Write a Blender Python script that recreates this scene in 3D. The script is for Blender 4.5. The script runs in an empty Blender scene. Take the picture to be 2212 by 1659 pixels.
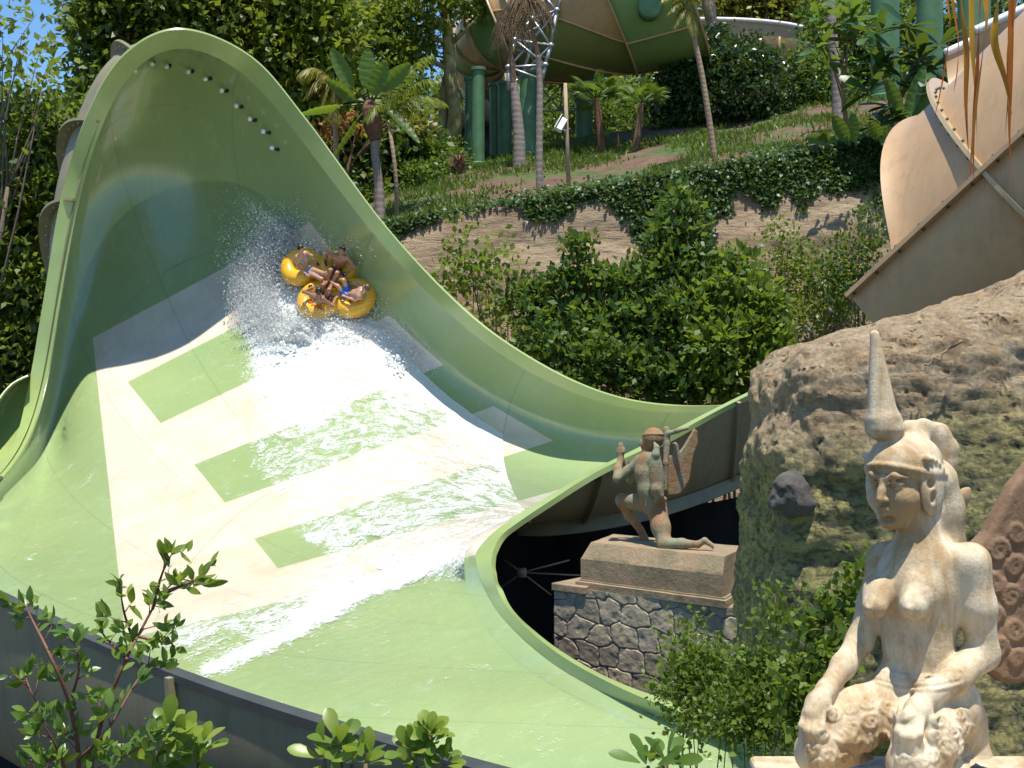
import bpy, bmesh, math, random
import numpy as np
from mathutils import Vector, Matrix
random.seed(7); RNG = np.random.default_rng(11)
S = bpy.context.scene
COL = S.collection
H = 6.0; TAN = 0.4
rad = math.radians

def P(px, py, d):
    """real position of a spot seen at (px,py) of the 2212x1659 photo, d metres away"""
    return np.array([(px-1106)/1106*TAN*d, d, H-(py-829.5)/1106*TAN*d])
def V(px, py, d): return Vector(P(px, py, d))
def K(d): return 2*TAN/2212*d            # metres per photo pixel at distance d

# ------------------------------------------------------------- object helpers
def link(name, me, m=None, parent=None):
    o = bpy.data.objects.new(name, me); COL.objects.link(o)
    if m is not None:
        for mm in (m if isinstance(m, (list, tuple)) else [m]): me.materials.append(mm)
    if parent is not None: o.parent = parent
    return o
def tag(o, label=None, cat=None, group=None, kind=None):
    if label: o['label'] = label
    if cat: o['category'] = cat
    if group: o['group'] = group
    if kind: o['kind'] = kind
    return o
def empty(name, label, cat, group=None, loc=(0,0,0)):
    o = bpy.data.objects.new(name, None); COL.objects.link(o); o.empty_display_size = .2
    o.location = loc
    return tag(o, label, cat, group)
def setparent(o, par):
    o.parent = par; o.matrix_parent_inverse = Matrix.Translation(-Vector(par.location))
    return o
def mesh_np(name, v, faces, smooth=True, uv=None, col=None):
    """faces: (n,4) or (n,3) int array; uv per vertex (n,2); col per vertex (n,4)"""
    v = np.asarray(v, dtype=np.float32); f = np.asarray(faces, dtype=np.int32)
    me = bpy.data.meshes.new(name)
    n, k = f.shape
    me.vertices.add(len(v)); me.vertices.foreach_set('co', v.ravel())
    me.loops.add(n*k); me.loops.foreach_set('vertex_index', f.ravel())
    me.polygons.add(n)
    me.polygons.foreach_set('loop_start', np.arange(0, n*k, k, dtype=np.int32))
    me.polygons.foreach_set('loop_total', np.full(n, k, dtype=np.int32))
    if smooth: me.polygons.foreach_set('use_smooth', np.ones(n, dtype=bool))
    if uv is not None:
        l = me.uv_layers.new(name='UVMap'); l.data.foreach_set('uv', np.asarray(uv, dtype=np.float32)[f.ravel()].ravel())
    if col is not None:
        a = me.color_attributes.new('tint', 'FLOAT_COLOR', 'POINT'); a.data.foreach_set('color', np.asarray(col, dtype=np.float32).ravel())
    me.update(calc_edges=True); me.validate()
    return me
def grid_faces(nr, nc, off=0, flip=False, closed=False):
    r = np.arange(nr-1)[:, None]; c = np.arange(nc if closed else nc-1)[None, :]
    c2 = (c+1) % nc
    a = r*nc+c; b = r*nc+c2; d = (r+1)*nc+c; e = (r+1)*nc+c2
    f = np.stack([a, b, e, d], -1).reshape(-1, 4)
    return (f[:, ::-1] if flip else f)+off
class MB:
    """collects shapes into one mesh"""
    def __init__(s): s.v = []; s.f = []; s.n = 0; s.c = []
    def add(s, v, f, c=None):
        v = np.asarray(v, float).reshape(-1, 3); base = s.n
        s.v.append(v); s.n += len(v)
        for q in f: s.f.append(tuple(int(i)+base for i in q))
        return s
    def box(s, c, size, R=None, bev=0):
        hx, hy, hz = [q/2 for q in size]
        v = np.array([[x, y, z] for x in (-hx, hx) for y in (-hy, hy) for z in (-hz, hz)])
        if R is not None: v = v @ np.array(R).T
        v = v+np.array(c)
        return s.add(v, [(0,1,3,2),(4,6,7,5),(0,4,5,1),(2,3,7,6),(0,2,6,4),(1,5,7,3)])
    def tube(s, pts, radii, n=10, cap=True, flat=None):
        pts = [np.asarray(p, float) for p in pts]; N = len(pts)
        if np.isscalar(radii): radii = [radii]*N
        ref = None; vs = []
        for i in range(N):
            t = pts[min(i+1, N-1)]-pts[max(i-1, 0)]; t = t/(np.linalg.norm(t)+1e-9)
            if ref is None:
                a = np.array([0,0,1.]) if abs(t[2]) < .9 else np.array([1.,0,0]); ref = np.cross(t, a)
            ref = ref-t*np.dot(ref, t); ref /= np.linalg.norm(ref)+1e-9
            b = np.cross(t, ref)
            for k in range(n):
                w = 2*math.pi*k/n
                vs.append(pts[i]+radii[i]*(math.cos(w)*ref+math.sin(w)*b*(flat or 1)))
        f = [tuple(q) for q in grid_faces(N, n, closed=True)]
        if cap: f += [tuple(range(n))[::-1], tuple(range((N-1)*n, N*n))]
        return s.add(vs, f)
    def lathe(s, prof, c=(0,0,0), n=20, R=None):
        vs = []
        for r, z in prof:
            for k in range(n):
                w = 2*math.pi*k/n; vs.append((r*math.cos(w), r*math.sin(w), z))
        vs = np.array(vs)
        if R is not None: vs = vs @ np.array(R).T
        f = [tuple(q) for q in grid_faces(len(prof), n, closed=True)]+[tuple(range(n))[::-1], tuple(range((len(prof)-1)*n, len(prof)*n))]
        return s.add(vs+np.array(c), f)
    def build(s, name, m, parent=None, smooth=True, sharp=None):
        me = bpy.data.meshes.new(name)
        me.from_pydata(np.concatenate(s.v).tolist(), [], s.f)
        bm = bmesh.new(); bm.from_mesh(me); bmesh.ops.recalc_face_normals(bm, faces=bm.faces)
        if sharp is not None:
            for e in bm.edges:
                if len(e.link_faces) == 2 and e.calc_face_angle(0) > sharp: e.smooth = False
        for q in bm.faces: q.smooth = smooth
        bm.to_mesh(me); bm.free()
        o = link(name, me, m)
        if parent is not None: setparent(o, parent)
        return o
def bevel(o, w, seg=2):
    b = o.modifiers.new('bevel', 'BEVEL'); b.width = w; b.segments = seg; b.limit_method = 'ANGLE'; return o

# ------------------------------------------------------------- noise in numpy
def _hash(i, j, k, seed):
    n = (i.astype(np.int64)*374761393+j.astype(np.int64)*668265263+k.astype(np.int64)*2147483647*3+seed*1274126177) & 0x7fffffff
    n = ((n ^ (n >> 13))*1274126177) & 0x7fffffff
    return ((n ^ (n >> 16)) & 0xffff)/65535.0
def vnoise(p, seed=0):
    p = np.asarray(p, float); i = np.floor(p).astype(np.int64); f = p-i; f = f*f*(3-2*f)
    r = 0
    for a in (0,1):
        for b in (0,1):
            for c in (0,1):
                w = (f[...,0] if a else 1-f[...,0])*(f[...,1] if b else 1-f[...,1])*(f[...,2] if c else 1-f[...,2])
                r = r+w*_hash(i[...,0]+a, i[...,1]+b, i[...,2]+c, seed)
    return r*2-1
def fbm(p, o=4, seed=0):
    p = np.asarray(p, float); r = 0; a = 1
    for k in range(o): r = r+a*vnoise(p, seed+k*17); p = p*2.03+13.7; a *= .5
    return r

# ------------------------------------------------------------- signed distance modelling
class SDF:
    def __init__(s, lo, hi, h):
        s.lo = np.array(lo, float); s.h = h; s.n = np.ceil((np.array(hi)-s.lo)/h).astype(int)+1
        s.f = np.full(s.n, 9.0, dtype=np.float32)
    def region(s, lo, hi):
        a = np.clip(np.floor((np.array(lo)-s.lo)/s.h).astype(int), 0, s.n-1); b = np.clip(np.ceil((np.array(hi)-s.lo)/s.h).astype(int)+1, 1, s.n)
        sl = tuple(slice(a[i], max(b[i], a[i]+1)) for i in range(3))
        ax = [s.lo[i]+s.h*np.arange(sl[i].start, sl[i].stop) for i in range(3)]
        return sl, np.stack(np.meshgrid(*ax, indexing='ij'), -1).astype(np.float32)
    def comb(s, sl, d, k, op):
        g = s.f[sl]
        if op == 'add':
            hh = np.maximum(k-np.abs(g-d), 0)/k; s.f[sl] = np.minimum(g, d)-hh*hh*k*.25
        else:
            d = -d; hh = np.maximum(k-np.abs(g-d), 0)/k; s.f[sl] = np.maximum(g, d)+hh*hh*k*.25
    def cap(s, p, r1, q, r2, k=.01, op='add', flat=None):
        p = np.array(p, float); q = np.array(q, float); R = max(r1, r2)+k+3*s.h
        sl, X = s.region(np.minimum(p, q)-R, np.maximum(p, q)+R)
        d = q-p; L = np.dot(d, d)+1e-12
        t = np.clip(((X-p) @ d)/L, 0, 1); W = X-p-t[..., None]*d
        if flat is not None:                       # flat = (direction, factor>1): squashed along direction
            a = np.array(flat[0], float); a /= np.linalg.norm(a); W = W+(W @ a)[..., None]*a*(flat[1]-1)
        s.comb(sl, np.linalg.norm(W, axis=-1)-(r1+(r2-r1)*t), k, op)
        return s
    def chain(s, pts, rs, k=.01, op='add', flat=None):
        for i in range(len(pts)-1): s.cap(pts[i], rs[i], pts[i+1], rs[i+1], k, op, flat)
        return s
    def ell(s, c, r, R=None, k=.01, op='add'):
        c = np.array(c, float); r = np.array(r, float); M = max(r)+k+3*s.h
        sl, X = s.region(c-M, c+M); X = X-c
        if R is not None: X = X @ np.array(R)      # columns of R are the axes
        k0 = np.linalg.norm(X/r, axis=-1); k1 = np.linalg.norm(X/(r*r), axis=-1)+1e-9
        s.comb(sl, k0*(k0-1)/k1, k, op); return s
    def box(s, c, b, R=None, rr=.01, k=.01, op='add'):
        c = np.array(c, float); b = np.array(b, float); M = np.linalg.norm(b)+k+3*s.h
        sl, X = s.region(c-M, c+M); X = X-c
        if R is not None: X = X @ np.array(R)
        q = np.abs(X)-(b-rr)
        s.comb(sl, np.linalg.norm(np.maximum(q, 0), axis=-1)+np.minimum(q.max(-1), 0)-rr, k, op); return s
    def torus(s, c, R1, r, n, k=.01, op='add'):
        c = np.array(c, float); n = np.array(n, float); n /= np.linalg.norm(n); M = R1+r+k+3*s.h
        sl, X = s.region(c-M, c+M); X = X-c
        z = X @ n; w = np.linalg.norm(X-z[..., None]*n, axis=-1)
        s.comb(sl, np.sqrt((w-R1)**2+z*z)-r, k, op); return s
    def mesh(s, name, smooth_it=0):
        f = s.f; n = f.shape; sg = f < 0
        cs = [(a,b,c) for a in (0,1) for b in (0,1) for c in (0,1)]
        cnt = np.zeros([q-1 for q in n], dtype=np.int8)
        for a,b,c in cs: cnt += sg[a:n[0]-1+a, b:n[1]-1+b, c:n[2]-1+c]
        act = (cnt > 0) & (cnt < 8); I = np.argwhere(act)
        idx = np.full(act.shape, -1, dtype=np.int64); idx[act] = np.arange(len(I))
        val = {q: f[I[:,0]+q[0], I[:,1]+q[1], I[:,2]+q[2]] for q in cs}
        acc = np.zeros((len(I), 3)); m = np.zeros(len(I))
        for p in cs:
            for ax in range(3):
                if p[ax]: continue
                q = list(p); q[ax] = 1; q = tuple(q)
                va, vb = val[p], val[q]; X = (va < 0) != (vb < 0)
                t = np.where(X, va/(va-vb+1e-20), 0)
                pt = np.tile(np.array(p, float), (len(I), 1)); pt[:, ax] += t
                acc += pt*X[:, None]; m += X
        v = s.lo+s.h*(I+acc/np.maximum(m, 1)[:, None])
        F = []
        for ax in range(3):
            o1, o2 = [(1,2),(2,0),(0,1)][ax]
            sl0 = [slice(1, n[i]-1) for i in range(3)]; sl1 = list(sl0)
            sl0[ax] = slice(0, n[ax]-1); sl1[ax] = slice(1, n[ax])
            A = sg[tuple(sl0)]; B = sg[tuple(sl1)]
            for pol in (True, False):
                E = np.argwhere((A == pol) & (B != pol))
                if not len(E): continue
                E = E+np.array([0 if i == ax else 1 for i in range(3)])
                def cell(d1, d2):
                    C = E.copy(); C[:, o1] -= d1; C[:, o2] -= d2; return idx[C[:,0], C[:,1], C[:,2]]
                q = np.stack([cell(1,1), cell(0,1), cell(0,0), cell(1,0)], 1)
                F.append(q if pol else q[:, ::-1])
        F = np.concatenate(F); F = F[(F >= 0).all(1)]
        if smooth_it:
            e = np.concatenate([F[:, [0,1]], F[:, [1,2]], F[:, [2,3]], F[:, [3,0]]])
            for _ in range(smooth_it):
                a = np.zeros_like(v); w = np.zeros(len(v))
                np.add.at(a, e[:,0], v[e[:,1]]); np.add.at(w, e[:,0], 1)
                v = v*.5+.5*a/np.maximum(w, 1)[:, None]
        return v, F
def sdf_obj(name, F, m, parent=None, smooth_it=1, disp=None):
    v, f = F.mesh(name, smooth_it)
    if disp is not None: v = disp(v)
    me = mesh_np(name, v, f); o = link(name, me, m)
    if parent is not None: setparent(o, parent)
    return o

# ------------------------------------------------------------- material helpers
class NT:
    def __init__(s, name):
        s.m = bpy.data.materials.new(name); s.m.use_nodes = True; s.t = s.m.node_tree
        s.b = s.t.nodes['Principled BSDF']; s.out = s.t.nodes['Material Output']
    def n(s, typ, **kw):
        q = s.t.nodes.new(typ)
        for k, v in kw.items():
            if k in q.inputs: q.inputs[k].default_value = v
            else: setattr(q, k, v)
        return q
    def l(s, a, b): s.t.links.new(a, b); return s
    def coord(s, which='Object'): return s.n('ShaderNodeTexCoord').outputs[which]
    def noise(s, vec, scale, detail=5, rough=.6, dist=0):
        q = s.n('ShaderNodeTexNoise'); q.inputs['Scale'].default_value = scale; q.inputs['Detail'].default_value = detail
        q.inputs['Roughness'].default_value = rough; q.inputs['Distortion'].default_value = dist
        if vec is not None: s.l(vec, q.inputs['Vector'])
        return q.outputs['Fac']
    def vor(s, vec, scale, feature='F1', out='Distance', rnd=1):
        q = s.n('ShaderNodeTexVoronoi'); q.feature = feature; q.inputs['Scale'].default_value = scale; q.inputs['Randomness'].default_value = rnd
        s.l(vec, q.inputs['Vector']); return q.outputs[out]
    def mapv(s, vec, scale=(1,1,1), rot=(0,0,0), loc=(0,0,0)):
        q = s.n('ShaderNodeMapping'); q.inputs['Scale'].default_value = scale; q.inputs['Rotation'].default_value = rot; q.inputs['Location'].default_value = loc
        s.l(vec, q.inputs['Vector']); return q.outputs[0]
    def ramp(s, fac, stops, interp='LINEAR'):
        q = s.n('ShaderNodeValToRGB'); r = q.color_ramp; r.interpolation = interp
        while len(r.elements) < len(stops): r.elements.new(.5)
        for e, (p, c) in zip(r.elements, stops):
            e.position = p; e.color = (c if len(c) == 4 else (*c, 1)) if not np.isscalar(c) else (c, c, c, 1)
        s.l(fac, q.inputs[0]); return q.outputs[0]
    def math(s, op, a, b=None, c=None, clamp=False):
        q = s.n('ShaderNodeMath'); q.operation = op; q.use_clamp = clamp
        for i, x in enumerate((a, b, c)):
            if x is None: continue
            if np.isscalar(x): q.inputs[i].default_value = x
            else: s.l(x, q.inputs[i])
        return q.outputs[0]
    def mix(s, fac, a, b, mode='MIX'):
        q = s.n('ShaderNodeMix'); q.data_type = 'RGBA'; q.blend_type = mode
        for sock, x in ((q.inputs[0], fac), (q.inputs[6], a), (q.inputs[7], b)):
            if np.isscalar(x): sock.default_value = x
            elif isinstance(x, tuple): sock.default_value = x if len(x) == 4 else (*x, 1)
            else: s.l(x, sock)
        return q.outputs[2]
    def bump(s, h, strength=.5, dist=.02, prev=None):
        q = s.n('ShaderNodeBump'); q.inputs['Strength'].default_value = strength; q.inputs['Distance'].default_value = dist
        s.l(h, q.inputs['Height'])
        if prev is not None: s.l(prev, q.inputs['Normal'])
        return q.outputs[0]
    def base(s, c):
        if isinstance(c, tuple): s.b.inputs['Base Color'].default_value = (*c, 1)
        else: s.l(c, s.b.inputs['Base Color'])
        return s
    def set(s, **kw):
        for k, v in kw.items():
            k = k.replace('_', ' ')
            if np.isscalar(v) or isinstance(v, tuple): s.b.inputs[k].default_value = v
            else: s.l(v, s.b.inputs[k])
        return s
def simple(name, c, rough=.6, var=.15, scale=8, metal=0, bump=.15, bscale=40, coat=0):
    q = NT(name); o = q.coord()
    n = q.noise(o, scale, 6)
    a = tuple(x*(1-var) for x in c); b = tuple(min(1, x*(1+var)) for x in c)
    q.base(q.ramp(n, [(.3, a), (.7, b)])); q.set(Roughness=rough, Metallic=metal)
    if coat: q.set(Coat_Weight=coat, Coat_Roughness=.1)
    if bump: q.set(Normal=q.bump(q.noise(o, bscale, 4), bump, .01))
    return q.m
def streaked(name, c, dirt, rough=.45, amt=.5, coat=.15):
    """painted shell with run-down dirt, blotches and scuffs"""
    q = NT(name); o = q.coord(); n = q.noise(o, .9, 6); a = q.ramp(n, [(.3, tuple(x*.88 for x in c)), (.7, tuple(x*1.08 for x in c))])
    run = q.noise(q.mapv(o, (3, 3, .3)), 1.4, 9, .75); blot = q.noise(o, 2.6, 9, .75)
    a = q.mix(q.math('MULTIPLY', q.ramp(run, [(.50, 0.), (.74, 1.)]), amt), a, dirt); a = q.mix(q.math('MULTIPLY', q.ramp(blot, [(.54, 0.), (.75, 1.)]), amt*.8), a, dirt)
    q.base(a); q.set(Roughness=q.ramp(blot, [(.3, rough*.8), (.7, min(1, rough*1.4))]), Coat_Weight=coat, Coat_Roughness=.2, Normal=q.bump(q.noise(o, 22, 4), .12, .01)); return q.m
def leafmat(name, a, b, trans=.35, rough=.45, spec=.4, glow=(.35, .45, .03)):
    q = NT(name); att = q.n('ShaderNodeAttribute'); att.attribute_name = 'tint'
    sep = q.n('ShaderNodeSeparateColor'); q.l(att.outputs['Color'], sep.inputs[0])
    c = q.mix(sep.outputs[0], a, b)
    q.base(c); q.set(Roughness=rough); q.b.inputs['Specular IOR Level'].default_value = spec
    tr = q.n('ShaderNodeBsdfTranslucent'); q.l(q.mix(.5, c, glow), tr.inputs['Color'])
    mx = q.n('ShaderNodeMixShader'); mx.inputs[0].default_value = trans
    q.l(q.b.outputs[0], mx.inputs[1]); q.l(tr.outputs[0], mx.inputs[2]); q.l(mx.outputs[0], q.out.inputs['Surface'])
    return q.m

# ------------------------------------------------------------- camera, sky, sun
cam = bpy.data.cameras.new('camera'); co = bpy.data.objects.new('camera', cam); COL.objects.link(co)
co.location = (0, 0, H); co.rotation_euler = (rad(90), 0, 0)
cam.sensor_width = 36; cam.lens = 18/TAN; cam.clip_end = 3000; cam.clip_start = .05
S.camera = co
SUN = np.array([.05,-.22,.95]); SUN /= np.linalg.norm(SUN)
w = bpy.data.worlds.new('World'); S.world = w; w.use_nodes = True
nt = w.node_tree; bg = nt.nodes['Background']; sk = nt.nodes.new('ShaderNodeTexSky'); sk.sky_type = 'NISHITA'
sk.sun_disc = False; sk.sun_elevation = math.asin(SUN[2]); sk.sun_rotation = math.atan2(SUN[0], SUN[1])
sk.air_density = 1.0; sk.dust_density = .3; sk.ozone_density = 3.0; sk.altitude = 300
hs = nt.nodes.new('ShaderNodeHueSaturation'); hs.inputs['Saturation'].default_value = 1.2; nt.links.new(sk.outputs[0], hs.inputs['Color']); nt.links.new(hs.outputs[0], bg.inputs[0]); bg.inputs[1].default_value = .135
sl = bpy.data.lights.new('sun', 'SUN'); sl.energy = 5.0; sl.angle = rad(.6); sl.color = (1, .95, .86)
so = bpy.data.objects.new('sun', sl); COL.objects.link(so)
so.rotation_euler = Vector(SUN).to_track_quat('Z', 'Y').to_euler()
S.view_settings.view_transform = 'Standard'; S.view_settings.look = 'None'; S.view_settings.exposure = .5; S.view_settings.gamma = 1
S.render.engine = 'CYCLES'; S.cycles.max_bounces = 8; S.cycles.transparent_max_bounces = 16
# ============================================================= the wave wall slide
ROWS = [  # O outer flange edge, A wall top, B..F across the bowl, G inner lip, Hh inner flange edge
 [(1850,800,25),(1845,815,25),(1840,860,25.6),(1835,900,25.2),(1830,935,24.6),(1825,950,23.8),(1815,930,23),(1800,760,22.4),(1806,764,22.2)],
 [(1640,865,26),(1636,880,26),(1610,925,26.8),(1590,965,26.8),(1575,1010,26),(1570,1040,24.6),(1560,1050,22.9),(1575,866,22.2),(1581,871,22.0)],
 [(1450,876,27.2),(1445,892,27.3),(1420,935,28.2),(1395,985,28.2),(1370,1040,27),(1370,1085,24.8),(1400,1100,22.2),(1420,948,21.2),(1426,954,21.0)],
 [(1300,848,28.2),(1290,868,28.4),(1265,915,29.4),(1240,965,29.5),(1215,1025,28.2),(1220,1080,25.6),(1255,1125,22.0),(1285,1012,20.5),(1291,1018,20.3)],
 [(1150,777,28.8),(1135,800,29),(1110,850,30.2),(1095,905,30.4),(1085,970,29.2),(1100,1045,26.6),(1150,1132,21.8),(1180,1076,20),(1187,1083,19.8)],
 [(1000,668,29.6),(982,690,29.9),(958,740,31.2),(945,800,31.6),(945,870,30.6),(970,980,27.8),(1045,1120,22.4),(1098,1125,19.5),(1114,1132,19.3)],
 [(830,487,31.3),(808,510,31.6),(785,560,32.6),(775,620,33),(785,700,32.8),(840,860,30),(960,1095,23.6),(1055,1160,19),(1082,1158,18.7)],
 [(660,258,32.4),(635,280,32.7),(620,330,33.6),(615,400,34.2),(630,520,34.4),(710,760,32),(880,1075,24.4),(1030,1190,18.6),(1067,1186,18.3)],
 [(540,122,32.4),(520,150,32.8),(508,200,34.0),(505,310,34.8),(530,460,35),(610,740,32.8),(820,1085,24.4),(1028,1205,18.4),(1063,1203,18.1)],
 [(390,64,31.4),(390,98,31.9),(345,92,33.9),(382,280,35.2),(425,480,35.4),(520,740,33.2),(760,1105,24.2),(1030,1222,18.2),(1062,1222,17.9)],
 [(270,118,31.3),(288,148,31.8),(222,122,33.6),(246,330,35.2),(315,530,35),(430,790,33),(700,1130,23.9),(1035,1242,18),(1065,1242,17.7)],
 [(190,245,31.6),(222,265,31.9),(152,285,33.3),(162,450,34.7),(232,630,34.6),(340,850,32.3),(640,1158,23.6),(1043,1264,17.8),(1071,1264,17.4)],
 [(133,420,31.9),(170,430,32),(112,455,32.9),(128,600,33.9),(178,750,33.8),(270,920,31),(580,1195,23.1),(1055,1288,17.5),(1082,1290,17.1)],
 [(95,640,31.9),(130,650,31.9),(112,690,32.5),(118,790,33),(140,880,32.8),(210,1010,29.8),(520,1240,22.4),(1075,1322,17),(1103,1322,16.6)],
 [(62,830,31.6),(98,840,31.6),(84,880,32),(88,940,32),(105,1000,31.5),(170,1090,28.5),(470,1290,21.2),(1110,1362,16.3),(1140,1359,15.9)],
 [(26,965,30.2),(52,972,30.1),(46,1002,30.2),(50,1050,29.8),(64,1110,28.6),(130,1190,25.8),(420,1340,20),(1160,1408,15.5),(1192,1402,15.1)],
 [(-60,1062,27),(-36,1074,27),(-44,1110,27),(-34,1160,26.4),(2,1215,25),(84,1280,23),(400,1400,18.6),(1230,1458,14.6),(1265,1448,14.2)],
 [(-200,1122,23),(-180,1140,23),(-195,1215,23),(-210,1330,22.4),(-130,1400,21.4),(40,1410,19.8),(420,1470,17),(1345,1518,13.4),(1383,1505,13)],
 [(-230,1160,18),(-210,1178,18),(-190,1320,18),(-160,1480,17.7),(-70,1550,17),(130,1530,17),(500,1540,15.6),(1490,1577,12.4),(1530,1558,12)],
 [(0,1268,14),(8,1285,14.1),(22,1460,14.1),(50,1620,14.2),(140,1690,14.4),(330,1660,14.6),(700,1620,14),(1650,1640,11.5),(1690,1617,11.1)],
 [(380,1440,11.5),(390,1460,11.6),(400,1640,11.6),(430,1780,11.8),(520,1840,12.2),(660,1790,12.6),(1000,1720,12.4),(1860,1722,10.3),(1900,1696,9.9)],
 [(1000,1622,9.6),(1006,1645,9.7),(1020,1820,9.8),(1080,1850,10.1),(1150,1880,10.3),(1250,1890,10.4),(1500,1880,10.5),(2200,1810,9),(2240,1785,8.6)],
 [(1560,1765,8.3),(1570,1790,8.4),(1600,1930,8.5),(1630,2020,8.6),(1700,2060,8.7),(1780,2060,8.8),(1980,2030,9),(2550,1900,7.8),(2590,1870,7.4)],
]
CTRL = np.array([[P(*q) for q in r] for r in ROWS])
SUBR, SUBC = 12, 12
def catmull(A, sub):
    """Catmull-Rom along axis 0"""
    n = A.shape[0]; out = []
    for i in range(n-1):
        p0 = A[max(i-1, 0)]; p1 = A[i]; p2 = A[i+1]; p3 = A[min(i+2, n-1)]
        for k in range(sub):
            t = k/sub
            out.append(.5*(2*p1+(p2-p0)*t+(2*p0-5*p1+4*p2-p3)*t*t+(3*p1-p0-3*p2+p3)*t**3))
    out.append(A[-1]); return np.array(out)
RG = catmull(CTRL, SUBR)                                   # rows refined, all columns
shell = catmull(RG[:, 1:8].transpose(1, 0, 2), SUBC).transpose(1, 0, 2)
for _ in range(60):
    q = shell.copy()
    q[1:-1, 1:-1] = .25*(shell[2:, 1:-1]+shell[:-2, 1:-1]+shell[1:-1, 2:]+shell[1:-1, :-2]) 
    q[1:-1, 0] = shell[1:-1, 0]*.5+.25*(shell[2:, 0]+shell[:-2, 0]); q[1:-1, -1] = shell[1:-1, -1]*.5+.25*(shell[2:, -1]+shell[:-2, -1])
    shell = shell*.35+.65*q if _ < 45 else shell*.6+.4*q
NR, NC = shell.shape[:2]
def grid_normals(G):
    a = np.gradient(G, axis=0); b = np.gradient(G, axis=1); n = np.cross(a, b)
    n /= np.linalg.norm(n, axis=-1, keepdims=True)+1e-9
    c = G[9*SUBR, 3*SUBC]
    if np.dot(n[9*SUBR, 3*SUBC], np.array([0,0,H])-c) < 0: n = -n
    return n
nrm = grid_normals(shell)
def topx(v):                                               # inverse of P: flat (u,v) chart of the moulded shell for its painted stripes
    return np.stack([1106+v[...,0]/v[...,1]*1106/TAN, 829.5-(v[...,2]-H)/v[...,1]*1106/TAN], -1)
def shell_chart(): return topx(shell)/1000.0
CHART = shell_chart()
SPX = CHART*1000
def shell_at(px, py, rows=(0, NR)):
    d = ((SPX[rows[0]:rows[1]]-np.array([px, py]))**2).sum(-1); i, j = np.unravel_index(np.argmin(d), d.shape); i += rows[0]
    return shell[i, j], nrm[i, j], (i, j)

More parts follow.
